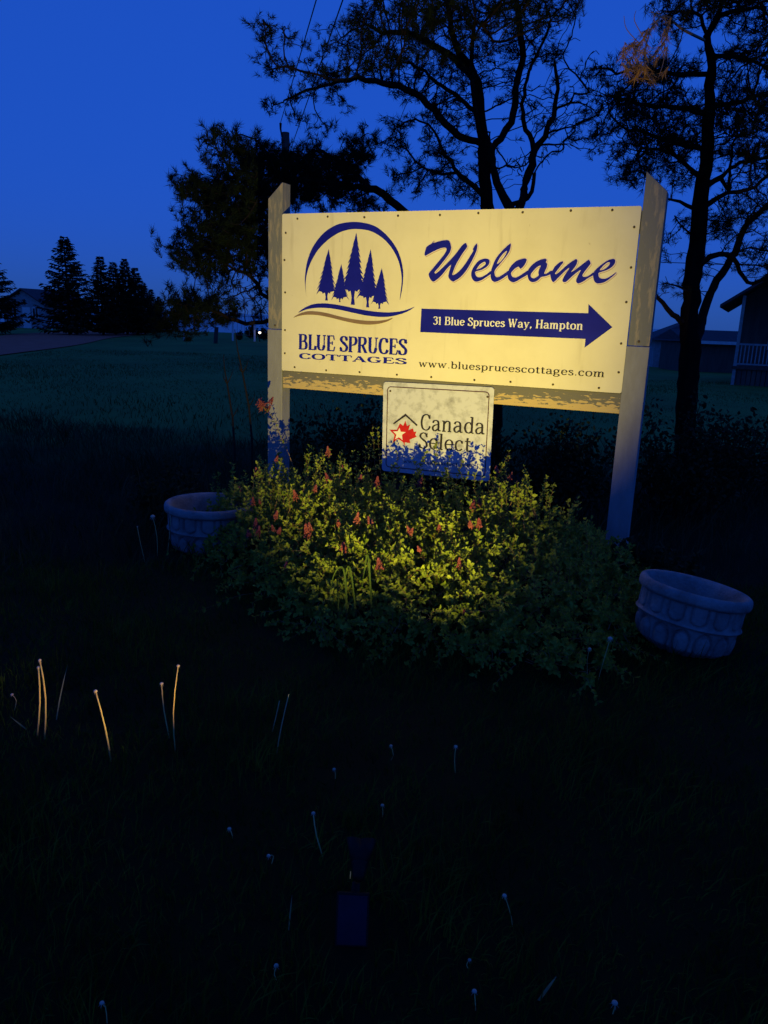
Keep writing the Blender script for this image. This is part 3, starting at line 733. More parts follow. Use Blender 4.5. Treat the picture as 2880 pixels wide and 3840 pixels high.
# snoot added round the lens, its longer lower lip cuts light on the low shrub
hv, hf = [], []
for k in range(32):
    a = 2 * pi * k / 32
    lip = 0.117 - 0.020 * sin(a)
    fl = 0.006 * (0.5 - 0.5 * sin(a)) * 0 + 0.024 * abs(cos(a))
    for (rr_, zz) in ((0.0305, 0.012), (0.0335 + fl, lip), (0.0355 + fl, lip), (0.0335, 0.012)):
        hv.append((rr_ * cos(a), rr_ * sin(a), zz))
for k in range(32):
    for j in range(4):
        k2 = (k + 1) % 32
        hf.append((k * 4 + j, k * 4 + (j + 1) % 4, k2 * 4 + (j + 1) % 4, k2 * 4 + j))
hd(MB().add(hv, hf).build('added_snoot', M['black_plastic'], lamp_root, True))
hd(MB().lathe([(0.0001, 0.0035), (0.016, 0.003), (0.0262, 0.0022)], 24).build('lens', emit_mat('lamp_lens', (1.0, 0.72, 0.12), LENS_E), lamp_root))
ld = bpy.data.lights.new('bulb', 'SPOT')
ld.energy = 830
ld.color = (1.0, 0.79, 0.13)
ld.spot_size = radians(62)
ld.spot_blend = 1.0
ld.shadow_soft_size = 0.0055
lo_ = bpy.data.objects.new('bulb', ld)
col.objects.link(lo_)
lo_.parent = lamp_root
lo_.matrix_local = Matrix.Translation(Vector(HEAD) + Vector(dv).normalized() * 0.005) @ Vector(-dv).to_track_quat('Z', 'Y').to_matrix().to_4x4()

# added spot without a known source, lights the left stalks; invented slot beside it
MB().box(-0.0105, -0.0085, HEAD[1] - 0.022, HEAD[1] - 0.002, HEAD[2] - 0.018, HEAD[2] - 0.012).build('added_slot', emit_mat('added_slot_glow', (1.0, 0.62, 0.14), 0.03), lamp_root)
l2 = bpy.data.lights.new('added_stalk_spot', 'SPOT')
l2.energy = 75; l2.color = (1.0, 0.60, 0.13)
l2.spot_size = radians(40); l2.spot_blend = 0.6; l2.shadow_soft_size = 0.004
o2 = bpy.data.objects.new('added_stalk_spot', l2); col.objects.link(o2); o2.parent = lamp_root
d2v = Vector((-cos(radians(37)) * cos(radians(14.5)), sin(radians(37)) * cos(radians(14.5)), sin(radians(14.5))))
o2.matrix_local = Matrix.Translation(Vector((-0.030, HEAD[1] + 0.0, HEAD[2] + 0.004))) @ (-d2v).to_track_quat('Z', 'Y').to_matrix().to_4x4()

# ------------------------------------------------------------------ the shrub in front of the sign
SH0, SH1 = np.array([-1.02, 5.36]), np.array([1.36, 4.44])
SHd = (SH1 - SH0); SHl = np.linalg.norm(SHd); SHd = SHd / SHl
SHn = np.array([-SHd[1], SHd[0]])          # away from camera
prof_t = [-0.08, 0.0, 0.12, 0.28, 0.45, 0.62, 0.78, 0.92, 1.02, 1.12]
prof_h = [0.0, 0.40, 0.53, 0.575, 0.545, 0.535, 0.50, 0.40, 0.28, 0.0]
def shrub_h(x, y):
    dx, dy = x - SH0[0], y - SH0[1]
    t = (dx * SHd[0] + dy * SHd[1]) / SHl
    w = dx * SHn[0] + dy * SHn[1]
    h = np.interp(t, prof_t, prof_h)
    half = np.where(w < 0, 1.62 - 1.0 * np.clip(1 - t * 2.0, 0, 1), 0.34)
    f = np.clip(1 - np.abs(w / half) ** 2.0, 0, 1) ** 0.8
    lump = 1 + 0.13 * np.sin(4.3 * x + 1.1) * np.sin(3.7 * y + 0.4) + 0.07 * np.sin(9.1 * x) * np.cos(8.3 * y + 1)
    return h * f * lump

def quad_leaves(P, D, Nn, ln, wd, fold=0.25):
    """leaf blades: 6 verts / 4 faces each; P base, D direction, Nn normal"""
    n = len(P)
    D = D / (np.linalg.norm(D, axis=1, keepdims=True) + 1e-9)
    Sd = np.cross(D, Nn); Sd = Sd / (np.linalg.norm(Sd, axis=1, keepdims=True) + 1e-9)
    Nn = np.cross(Sd, D)
    ln = ln[:, None]; wd = wd[:, None]
    v = np.empty((n, 6, 3))
    v[:, 0] = P
    v[:, 1] = P + D * ln * 0.42 + Sd * wd + Nn * wd * fold
    v[:, 2] = P + D * ln * 0.78 + Sd * wd * 0.62 + Nn * wd * fold * .5
    v[:, 3] = P + D * ln - Nn * ln * 0.12
    v[:, 4] = P + D * ln * 0.78 - Sd * wd * 0.62 + Nn * wd * fold * .5
    v[:, 5] = P + D * ln * 0.42 - Sd * wd + Nn * wd * fold
    b = (np.arange(n) * 6)[:, None]
    f = np.concatenate([b + np.array([0, 1, 2, 3]), b + np.array([0, 3, 4, 5])], 0)
    return v.reshape(-1, 3), f

shrub = empty('flowering_shrub', (0.1, 4.4, float(tz(0.1, 4.4))), 0, 'broad leafy shrub with dusky red flower spikes growing below the cream sign', 'shrub')
SB = np.array([0.1, 4.4, float(tz(0.1, 4.4))])
stems = MB()
lp, lD, lN, ll, lw = [], [], [], [], []
tips = []
def grow_stem(base, tip, nleaf, sag=0.0, rad=0.0035, size=1.0):
    base = np.array(base); tip = np.array(tip)
    mid = (base + tip) / 2 + np.array([0, 0, 0.10 * np.linalg.norm(tip - base)]) + rng.normal(0, 0.025, 3)
    pts = [base * (1 - t) ** 2 + 2 * mid * t * (1 - t) + tip * t * t + (rng.normal(0, 0.006, 3) if 0 < t < 1 else 0) for t in np.linspace(0, 1, 7)]
    stems.tube([p - SB for p in pts], [rad * (1 - 0.75 * k / 6) for k in range(7)], 3, False)
    az = rng.uniform(0, 2 * pi)
    for k in range(nleaf):
        t = 0.22 + 0.78 * (k + rng.uniform(0, .8)) / nleaf
        i = min(5, int(t * 6)); fr = t * 6 - i
        p = pts[i] * (1 - fr) + pts[i + 1] * fr
        tan = pts[i + 1] - pts[i]; tan = tan / np.linalg.norm(tan)
        az += pi / 2 + rng.normal(0, .25)
        a = np.cross(tan, [0.2, 0.1, 1.0]); a = a / (np.linalg.norm(a) + 1e-9); b = np.cross(tan, a)
        for s_ in (0, pi):
            out = a * cos(az + s_) + b * sin(az + s_)
            d = out * 0.9 + tan * (0.45 + 0.5 * t) + rng.normal(0, .15, 3)
            lp.append(p - SB); lD.append(d)
            lN.append(tan * 0.8 - out * 0.25 + np.array([0, -.75, .22]) + rng.normal(0, .34, 3))
            L_ = rng.choice([rng.uniform(.015, .023), rng.uniform(.022, .035)]) * (1.08 - 0.45 * max(0, t - .6)) * size
            ll.append(L_); lw.append(L_ * rng.uniform(.24, .34))
    tips.append(pts[-1])

n_st = 0
while n_st < 2300:
    t = rng.uniform(-0.05, 1.09); w = rng.uniform(-1.6, 0.32)
    b = SH0 + SHd * t * SHl + SHn * w
    h = float(shrub_h(b[0], b[1]))
    if h < 0.08: continue
    zb = float(tz(b[0], b[1]))
    r = rng.uniform(0, 1)
    root = b * 0.80 + (SH0 + SHd * t * SHl) * 0.20
    if r < 0.30:
        base = (root[0], root[1], zb - 0.03)
        tip = (b[0] + rng.normal(0, .05), b[1] + rng.normal(0, .05), zb + h * rng.uniform(.85, 1.10))
        grow_stem(base, tip, 15)
    else:
        z0 = zb + h * rng.uniform(0.15, 0.72)
        out = np.array([rng.normal(0, .10), rng.normal(-0.06, .10), rng.uniform(.04, .16)])
        base = np.array([b[0], b[1], z0])
        tp = base + out
        tp[2] = min(tp[2], zb + float(shrub_h(tp[0], tp[1])) * 1.05 + .02)
        grow_stem(base, tp, 8, rad=0.0022)
    n_st += 1
# ragged crest: young shoots above the mass
for _ in range(75):
    t = rng.uniform(0.03, 1.0); w = rng.uniform(-.75, .15)
    b = SH0 + SHd * t * SHl + SHn * w
    z0 = float(tz(b[0], b[1])) + float(shrub_h(b[0], b[1]))
    hh = rng.uniform(.03, .135) * (1.0 if t < .36 else (.45 if t < .66 else .7))
    grow_stem((b[0], b[1], z0 - .12), (b[0] + rng.normal(0, .03), b[1] + rng.normal(0, .03), z0 + hh), 9, rad=.0022)
# shoots that stand clear of the mass, in front of the little sign and round the left post
for (x, y, Y, hh) in [(1500, 1690, 4.75, .16), (1640, 1660, 4.7, .2), (1690, 1700, 4.6, .18), (1560, 1720, 4.6, .14), (1745, 1730, 4.5, .15), (1890, 1690, 4.5, .22), (1870, 1740, 4.45, .16), (1160, 1680, 4.8, .15), (1210, 1685, 4.85, .16), (1270, 1690, 4.8, .15), (1345, 1690, 4.9, .22), (1385, 1640, 4.95, .28), (1400, 1600, 5.0, .34), (1050, 1700, 4.8, .14), (980, 1710, 4.75, .16), (880, 1735, 4.7, .18), (820, 1770, 4.65, .16), (1975, 1760, 4.4, .16), (2050, 1790, 4.3, .16), (1610, 1700, 4.55, .14), (1480, 1740, 4.5, .12), (2180, 1870, 4.15, .16)]:
    Y = SO[1] + DU[1] / DU[0] * (at_y(x, y, 5)[0] - SO[0]) - 0.24
    p = at_y(x, y, Y)
    for k in range(1 if 1440 < x < 1800 else 2):
        tp = p + rng.normal(0, .018, 3) * np.array([1, 1, .6])
        grow_stem(tp - np.array([rng.normal(0, .04), rng.normal(0, .05), hh + .1]), tp, 10, rad=.0024)
tw = at_y(985, 1520, 5.5)
twig_base = at_y(1085, 1690, 5.35)
grow_stem(twig_base - np.array([-.03, 0, .12]), tw, 12, rad=.003)
v, f = quad_leaves(np.array(lp), np.array(lD), np.array(lN), np.array(ll), np.array(lw))
tag(mesh_obj('foliage', v, f, M['leaf'], shrub), kind='stuff')
tag(stems.build('stems', M['stem'], shrub), kind='stuff')

def flower_mesh(seed, h, r):
    q = random.Random(seed); m = MB()
    m.tube([(0, 0, -0.02), (0, 0, h)], [0.0016, 0.0008], 4)
    n = 34
    for i in range(n):
        t = (i + .5) / n
        a = i * 2.4 + q.uniform(-.3, .3)
        rr = r * (1 - t) ** 0.8 * q.uniform(.6, 1.1)
        s = q.uniform(.0036, .0058)
        m.ball((rr * cos(a), rr * sin(a), h * t + q.uniform(-.003, .003)), s, 5, 4, (1, 1, 1.3))
    o = m.build('tmp', M['flower']); me_ = o.data; bpy.data.objects.remove(o); return me_
FM = [flower_mesh(1, .052, .017), flower_mesh(2, .066, .02), flower_mesh(3, .04, .014)]
FL = [(550 + x * .603, 1600 + y * .603) for x, y in [(805, 185), (1130, 150), (1220, 235), (1045, 370), (1135, 310), (590, 370), (690, 270), (660, 460), (710, 450), (800, 540), (680, 610), (635, 655), (790, 615), (690, 650), (820, 630), (1020, 615), (1000, 655), (865, 850), (1195, 580), (1305, 565), (1395, 570), (1225, 740), (1430, 345), (1325, 300), (1640, 635), (930, 420)]]
FL += [(1400 + x * .6028, 1600 + y * .6028) for x, y in [(20, 340), (620, 480), (665, 460), (610, 590), (660, 590), (230, 630), (290, 740), (40, 850), (850, 300), (770, 260), (410, 610), (535, 840), (575, 1130), (280, 340)]]
for i, (x, y) in enumerate(FL):
    d = ray(x, y); p = None
    for t in np.arange(3.0, 6.0, 0.01):
        q = CAM + d * t
        if q[2] < tz(q[0], q[1]) + float(shrub_h(q[0], q[1])) * 1.04 + 0.004:
            p = q; break
    if p is None: p = at_y(x, y, 4.85)
    o = link_mesh('flower_spike', FM[i % 3], shrub)
    o.location = Vector(p - SB - np.array([0, 0.0, 0.03]))
    o.rotation_euler = (random.uniform(-.35, .5), random.uniform(-.45, .45), random.uniform(0, 6))
    s_ = random.uniform(.65, 1.15); o.scale = (s_, s_, s_)
for k in range(7):
    o = link_mesh('flower_spike', FM[k % 3], shrub)
    o.location = Vector(tw - SB + np.array([rng.normal(0, .03), rng.normal(0, .02), rng.uniform(-.05, .02)]))
    o.rotation_euler = (random.uniform(-.8, .8), random.uniform(-.9, .5), random.uniform(0, 6))

# ------------------------------------------------------------------ concrete planters
def planter(loc, R, H, tilt, label, rz=0.0):
    root = empty('concrete_planter', loc, 0, label, 'planter', 'concrete planters beside the sign')
    root.rotation_euler = (tilt[0], tilt[1], rz)
    # outer wall with cast relief, rolled rim, inside wall
    zs = np.linspace(-0.05, H * 0.80, 74); nth = 300
    th = np.linspace(0, 2 * pi, nth, endpoint=False)
    ZZ, TT = np.meshgrid(zs, th, indexing='ij')
    u = ZZ / H
    rr = R * (0.80 + 0.10 * np.clip(u / .45, 0, 1) ** .7) * np.ones_like(TT)
    rr = rr - R * 0.30 * np.clip((0.08 - u) / .2, 0, 1) ** 1.5
    # belt between the two rows of ornament
    rr = rr + R * 0.030 * np.exp(-((u - 0.455) / .022) ** 2) + R * 0.02 * (u > .455)
    n1 = 14
    ph = ((TT * n1 / (2 * pi)) % 1.0 - .5)
    # lower row: round-headed arches, each a groove round a low dome
    du = ph / .40; dvv = (u - .20) / .19
    dist = np.sqrt(du ** 2 + np.where(dvv > 0, dvv, dvv * .55) ** 2)
    rr = rr - R * 0.07 * np.exp(-((dist - .92) / .12) ** 2) * (u < .43)
    rr = rr + R * 0.035 * np.clip(1 - dist ** 2, 0, 1) * (u < .43)
    # upper row: upright tongues with rounded feet
    ph2 = ((TT * n1 * 1.0 / (2 * pi) + .5) % 1.0 - .5)
    e2 = np.maximum(np.abs(ph2) / .34, np.where(u < .60, np.sqrt((ph2 / .34) ** 2 + ((u - .60) / .10) ** 2), 0))
    rr = rr - R * 0.06 * np.exp(-((e2 - 1.0) / .12) ** 2) * (u > .475)
    x = rr * np.cos(TT); y = rr * np.sin(TT)
    vv = np.stack([x.ravel(), y.ravel(), ZZ.ravel()], 1)
    a, b = np.meshgrid(np.arange(len(zs) - 1), np.arange(nth), indexing='ij')
    ff = np.stack([(a * nth + b).ravel(), (a * nth + (b + 1) % nth).ravel(), ((a + 1) * nth + (b + 1) % nth).ravel(), ((a + 1) * nth + b).ravel()], 1)
    mesh_obj('body', vv, ff, M['concrete'], root, True)
    prof = [(R * .905, H * .79), (R * .93, H * .815), (R * .985, H * .83), (R, H * .87), (R * 1.0, H * .93), (R * .985, H * .975), (R * .95, H), (R * .90, H * .995), (R * .855, H * .965), (R * .825, H * .90), (R * .80, H * .70), (R * .76, H * .40)]
    MB().lathe(prof, 72).build('rim', M['concrete'], root, True)
    r2 = random.Random(3)
    m = MB()
    V = [(0, 0, H * .45)]; Fc = []
    for j in range(1, 6):
        for k in range(28):
            w = 2 * pi * k / 28
            V.append((R * .79 * j / 5 * cos(w), R * .79 * j / 5 * sin(w), H * (.44 + r2.uniform(-.03, .03))))
    Fc += [(0, 1 + k, 1 + (k + 1) % 28) for k in range(28)]
    for j in range(4):
        for k in range(28):
            b0 = 1 + j * 28
            Fc.append((b0 + k, b0 + 28 + k, b0 + 28 + (k + 1) % 28, b0 + (k + 1) % 28))
    m.add(V, Fc); m.build('soil', M['soil'], root)
    return root
pR = ground_pt(2610, 2478)
planter(pR + np.array([0, 0.20, 0.005]), 0.265, 0.30, (radians(-4), radians(9)), 'round concrete planter tipped to one side near the right sign post')
pL = ground_pt(758, 2088)
planter(pL + np.array([0, 0.24, 0.0]), 0.30, 0.31, (0.0, radians(1.0)), 'upright round concrete planter half hidden by the shrub, left of the sign', 0.4)

# ------------------------------------------------------------------ grass
def blades(P, h, w, lean, az, seg=3):
    n = len(P)
    d = np.stack([np.cos(az), np.sin(az), np.zeros(n)], 1)
    s_ = np.stack([-np.sin(az + 0.8), np.cos(az + 0.8), np.zeros(n)], 1)
    v = np.empty((n, 2 * seg + 1, 3))
    for k in range(seg):
        t = k / seg
        c = P + d * (lean * h * t ** 1.8)[:, None] + np.array([0, 0, 1.0]) * (h * (t - 0.25 * lean * t * t))[:, None]
        ww = (w * (1 - 0.55 * t ** 1.5))[:, None]
        v[:, 2 * k] = c - s_ * ww; v[:, 2 * k + 1] = c + s_ * ww
    v[:, 2 * seg] = P + d * (lean * h)[:, None] + np.array([0, 0, 1.0]) * (h * (1 - 0.25 * lean))[:, None]
    b = (np.arange(n) * (2 * seg + 1))[:, None]
    fs = []
    for k in range(seg - 1):
        fs.append(b + np.array([2 * k, 2 * k + 1, 2 * k + 3])); fs.append(b + np.array([2 * k, 2 * k + 3, 2 * k + 2]))
    fs.append(b + np.array([2 * seg - 2, 2 * seg - 1, 2 * seg]))
    return v.reshape(-1, 3), np.concatenate(fs, 0)

def scatter(n, y0, y1, spread=0.62, pw=1.0, xlo=None, xhi=None):
    y = y0 + (y1 - y0) * rng.uniform(0, 1, n) ** pw
    x = rng.uniform(-1, 1, n) * (spread * y + 0.7)
    if xlo is not None: k = (x > xlo(y)); x, y = x[k], y[k]
    if xhi is not None: k = (x < xhi(y)); x, y = x[k], y[k]
    return x, y
def clear(x, y):
    k = np.hypot(x - LB[0], (y - LB[1] - .02) * .8) > 0.075
    k &= ~((np.abs(x - LB[0]) < .06) & (y > LB[1] - .16) & (y < LB[1] + .02))
    for (p, r) in ((pR + np.array([0, .2, 0]), .25), (pL + np.array([0, .24, 0]), .27)): k &= np.hypot(x - p[0], y - p[1]) > r
    return k
x, y = scatter(62000, 0.75, 4.6, pw=0.8)
k = clear(x, y) & (shrub_h(x, y) < 0.25); x, y = x[k], y[k]
P = np.stack([x, y, tz(x, y) - 0.004], 1); n = len(x)
clump = 0.75 + 0.5 * np.sin(5.1 * x + 1) * np.sin(4.3 * y) + 0.25 * np.sin(13 * x) * np.sin(11 * y + 1)
v, f = blades(P, rng.gamma(6, .0105, n) * np.clip(clump, .45, 1.4), rng.uniform(.0011, .0026, n), rng.uniform(.1, 1.0, n), rng.uniform(0, 2 * pi, n))
tag(mesh_obj('lawn_grass', v, f, M['grass']), 'short dark lawn grass in the foreground around the spotlight', 'grass', kind='stuff')
# rank grass and weeds behind and left of the planter
x, y = scatter(42000, 4.2, 11.0, .62, 0.8)
dens = smooth(0.3, -1.2, x) + 0.45 * smooth(1.2, 2.2, x)
k = (rng.uniform(0, 1, len(x)) < np.maximum(dens, .35)) & clear(x, y) & (shrub_h(x, y) < .2) & (y < 10.2 + 0.6 * np.sin(x)); x, y = x[k], y[k]
P = np.stack([x, y, tz(x, y) - 0.01], 1); n = len(x)
cl = np.clip(.7 + .5 * np.sin(2.3 * x + .7) * np.sin(1.9 * y + .3) + .3 * np.sin(6.1 * x) * np.sin(5 * y), .3, 1.4)
hh = rng.gamma(5, .045, n) * cl * np.where(y > 8.0, .65, 1.0) * smooth(3.6, 5.2, y + 0.3 * x * 0)
v, f = blades(P, hh + .03, rng.uniform(.0018, .0042, n), rng.uniform(.15, .9, n), rng.uniform(0, 2 * pi, n))
tag(mesh_obj('rank_grass', v, f, M['tall']), 'tall unmown grass and weeds behind the planters', 'grass', kind='stuff')
x, y = scatter(60000, 9.0, 34.0, .6, 0.7)
k = (x > -7.4 - .2 * y); x, y = x[k], y[k]
P = np.stack([x, y, tz(x, y) - 0.01], 1); n = len(x)
cl = np.clip(.8 + .5 * np.sin(.55 * x + .4) * np.sin(.4 * y) + .3 * np.sin(1.7 * x) * np.sin(1.3 * y), .3, 1.5)
v, f = blades(P, rng.uniform(.03, .10, n) * cl, rng.uniform(.004, .009, n), rng.uniform(.1, .9, n), rng.uniform(0, 2 * pi, n), 2)
tag(mesh_obj('field_grass', v, f, M['field']), 'mown field grass stretching back to the dirt lane', 'grass', kind='stuff')

# ------------------------------------------------------------------ dandelion stalks and single blades
def dandelion(top, bot, label, head=0.006, rad=0.0022, group=None, Y=None, bend=0.02, stem_mat='dstem'):
    b = ground_pt(*bot)
    t = at_y(top[0], top[1], b[1] + bend)
    root = empty('dandelion', b, 0, label, 'dandelion', group)
    d = t - b
    side = np.array([rng.normal(0, .006), rng.normal(0, .01), 0])
    pts = [np.array([0, 0, -.01])] + [d * q + side * sin(pi * q) for q in (.25, .5, .75, 1.0)]
    MB().tube(pts, [rad, rad, rad, rad * .95, rad * .9], 6).build('stem', M[stem_mat], root, True)
    if head:
        m = MB(); q = pts[-1]
        m.lathe([(0.0001, -head * .5), (head * .55, -head * .45), (head, head * .05), (head * .85, head * .45), (head * .3, head * .8), (0.0001, head * .85)], 10, q)
        for k in range(6):
            a = k * pi / 3 + .3
            m.add([q + np.array([cos(a) * head * .6, sin(a) * head * .6, -head * .3]), q + np.array([cos(a + .5) * head * .6, sin(a + .5) * head * .6, -head * .3]), q + np.array([cos(a + .25) * head * 1.6, sin(a + .25) * head * 1.6, -head * 1.2])], [(0, 1, 2)])
        m.build('seed_head', M['dhead'], root, True)
    return root
G1 = 'dandelion stalks in the lawn'
dandelion((149, 2476), (166, 2770), 'taller of the two bald dandelion stalks crossing at the far left', group=G1, rad=.0030)
dandelion((144, 2503), (138, 2765), 'shorter of the two bald dandelion stalks crossing at the far left', group=G1, rad=.0030)
dandelion((358, 2592), (416, 2850), 'lone bald dandelion stalk leaning left, between the crossing pair and the middle pair', group=G1, rad=.0028, head=.007)
dandelion((606, 2564), (637, 2770), 'shorter dandelion stalk with pale head left of the tallest stalk', group=G1, rad=.0022, head=.007)
dandelion((668, 2497), (659, 2830), 'tallest slender dandelion stalk standing straight in the lawn', group=G1, rad=.0021)
dandelion((1083, 2604), (1036, 2830), 'brown headless stalk, the longer one in front of the shrub', head=0, rad=.0018, group=G1, stem_mat='straw')
dandelion((1048, 2628), (1020, 2745), 'brown headless stalk, the shorter one in front of the shrub', head=0, rad=.0018, group=G1, stem_mat='straw')
dandelion((1175, 3050), (1214, 3215), 'dandelion stalk with glowing head just left of the spotlight', group=G1, rad=.0019, head=.006)
dandelion((1709, 2800), (1709, 2900), 'small dandelion with white head right of centre in the lawn', group=G1, rad=.0014, head=.007)
dandelion((573, 1938), (590, 2085), 'pale dandelion clock standing just left of the upright planter', group=G1, rad=.0022, head=.016)
dandelion((640, 1935), (628, 2080), 'thin dandelion stalk against the upright planter', group=G1, rad=.0018, head=.006)
dandelion((515, 1975), (545, 2110), 'thin leaning dandelion stalk left of the pale clock', group=G1, rad=.0018, head=.005)
dandelion((2288, 2395), (2240, 2560), 'white dandelion clock left of the tipped planter', group=G1, rad=.0014, head=.011)
dandelion((2211, 2434), (2205, 2540), 'smaller white dandelion head farther left of the tipped planter', group=G1, rad=.0013, head=.008)
dandelion((45, 2605), (52, 2660), 'tiny pale seed head at the left edge of the lawn', group=G1, rad=.0012, head=.006)
dandelion((1466, 2797), (1462, 2850), 'tiny seed head up the lawn from the spotlight', group=G1, rad=.0012, head=.006)
dandelion((1253, 2885), (1256, 2930), 'tiny seed head between the brown stalks and the glowing dandelion', group=G1, rad=.0012, head=.006)
dandelion((1434, 3020), (1432, 3060), 'tiny seed head a little above and right of the spotlight', group=G1, rad=.0012, head=.006)
dandelion((1007, 3210), (1012, 3250), 'tiny seed head left of the spotlight level with its lamp', group=G1, rad=.0012, head=.006)
dandelion((860, 3108), (866, 3150), 'tiny seed head left of the glowing dandelion', group=G1, rad=.0012, head=.006)
dandelion((1892, 3359), (1925, 3480), 'bluish seed head on a thin stalk right of the spotlight', group=G1, rad=.0012, head=.006)
dandelion((1036, 3622), (1040, 3670), 'round pale seed head below and left of the spotlight', group=G1, rad=.0012, head=.006)
dandelion((1779, 3718), (1783, 3790), 'pale seed head below and right of the spotlight', group=G1, rad=.0012, head=.006)
dandelion((1761, 3600), (1764, 3640), 'faint small seed head above the pale one right of the spotlight', group=G1, rad=.0011, head=.0045)
dandelion((2305, 3762), (2290, 3820), 'brightest pale seed head at the bottom right of the lawn', group=G1, rad=.0014, head=.0075)
dandelion((2127, 3818), (2120, 3838), 'pale seed head at the bottom edge right of centre', group=G1, rad=.0012, head=.0055)
dandelion((382, 3762), (402, 3836), 'pale seed head on a leaning stalk at the bottom left', group=G1, rad=.0012, head=.0055)

def blade_thing(p0, p1, label, w=.003, mt='tall', name='grass_blade', lift=0.0, bend=.2):
    b = ground_pt(*p0); t = at_y(p1[0], p1[1], b[1] + lift)
    d = t - b
    s_ = np.cross(d, [0, 1, 0]); s_ = s_ / np.linalg.norm(s_) * w
    V = []; 
    for q, ww in ((0, .8), (.35, 1), (.7, .75), (1, .08)):
        c = d * q + np.array([0, bend * np.linalg.norm(d) * q * q, 0])
        V += [c - s_ * ww, c + s_ * ww + np.array([0, .002, 0])]
    o = mesh_obj(name, V, [(0, 1, 3, 2), (2, 3, 5, 4), (4, 5, 7, 6)], M[mt])
    o.location = Vector(b)
    return tag(o, label, 'grass')
M['pale_blade'] = leaf_mat('pale_grass_blade', (0.20, 0.24, 0.12), (0.28, 0.30, 0.17), .25, 8)
blade_thing((98, 2735), (38, 2688), 'bright short grass blade lying low at the left edge', .004, 'pale_blade', bend=.0)
blade_thing((211, 2700), (236, 2511), 'pale grass blade right of the crossing dandelion stalks', .0028, 'pale_blade')
blade_thing((2019, 3755), (2086, 3664), 'broad bluish grass blade at the bottom right of the lawn', .0035, 'pale_blade', bend=0)
blade_thing((1082, 3490), (1092, 3375), 'curved pale grass blade left of the solar panel', .0016, 'pale_blade')
def arch_blade(pts, Y, w, label):
    P = catmull([at_y(a, b, Y + k * .03) for k, (a, b) in enumerate(pts)], False, 5)
    b = np.array([P[0][0], P[0][1], float(tz(P[0][0], P[0][1])) - .01]); P[0] = b
    V, Fc = [], []
    n = len(P)
    for k, p in enumerate(P):
        t = P[min(k + 1, n - 1)] - P[max(k - 1, 0)]
        sd = np.cross(t, [0.15, 1, 0.1]); sd = sd / (np.linalg.norm(sd) + 1e-9) * w * (1 - (k / (n - 1)) ** 2.2 * .93) * (.6 + .4 * min(1, k / 5))
        V += [p - b - sd, p - b + sd + np.array([0, .0015, .0005])]
        if k: Fc.append((2 * k - 2, 2 * k - 1, 2 * k + 1, 2 * k))
    o = mesh_obj('grass_blade', V, Fc, M['arch'], None, True); o.location = Vector(b)
    tag(o, label, 'grass', 'long grass blades before the shrub')
M['arch'] = leaf_mat('long_grass_blade', (0.020, 0.036, 0.010), (0.034, 0.055, 0.016), .2, 6, .6, .08)
arch_blade([(1292, 2470), (1300, 2280), (1288, 2135), (1255, 2150), (1233, 2240)], 3.40, .0055, 'long grass blade arching down to the left before the shrub')
arch_blade([(1350, 2475), (1338, 2330), (1312, 2130), (1290, 2180), (1268, 2250)], 3.40, .0045, 'middle long grass blade bending left before the shrub')
arch_blade([(1400, 2475), (1392, 2260), (1380, 2085), (1368, 2130), (1358, 2195)], 3.40, .005, 'tallest long grass blade before the shrub, folded near its tip')
arch_blade([(1250, 2470), (1262, 2350), (1270, 2240), (1255, 2235), (1236, 2310)], 3.40, .004, 'lowest long grass blade bending left before the shrub')


# ------------------------------------------------------------------ pines
def needles(P, D, n_each, L, w, spread=(0.35, 1.25)):
    """tufts of needles: thin triangles fanned round each shoot"""
    n = len(P)
    P = np.repeat(P, n_each, 0); D = np.repeat(D, n_each, 0); m = len(P)
    D = D / (np.linalg.norm(D, axis=1, keepdims=True) + 1e-9)
    R_ = rng.normal(0, 1, (m, 3)); R_ -= D * np.sum(R_ * D, 1, keepdims=True)
    R_ /= np.linalg.norm(R_, axis=1, keepdims=True) + 1e-9
    a = rng.uniform(spread[0], spread[1], m)[:, None]
    dr = D * np.cos(a) + R_ * np.sin(a)
    base = P - D * rng.uniform(0, .09, m)[:, None]
    ln = (L * rng.uniform(.65, 1.1, m))[:, None]
    sd = np.cross(dr, rng.normal(0, 1, (m, 3))); sd /= np.linalg.norm(sd, axis=1, keepdims=True) + 1e-9
    v = np.empty((m, 3, 3))
    v[:, 0] = base - sd * w; v[:, 1] = base + sd * w; v[:, 2] = base + dr * ln
    return v.reshape(-1, 3), np.arange(m * 3).reshape(-1, 3)

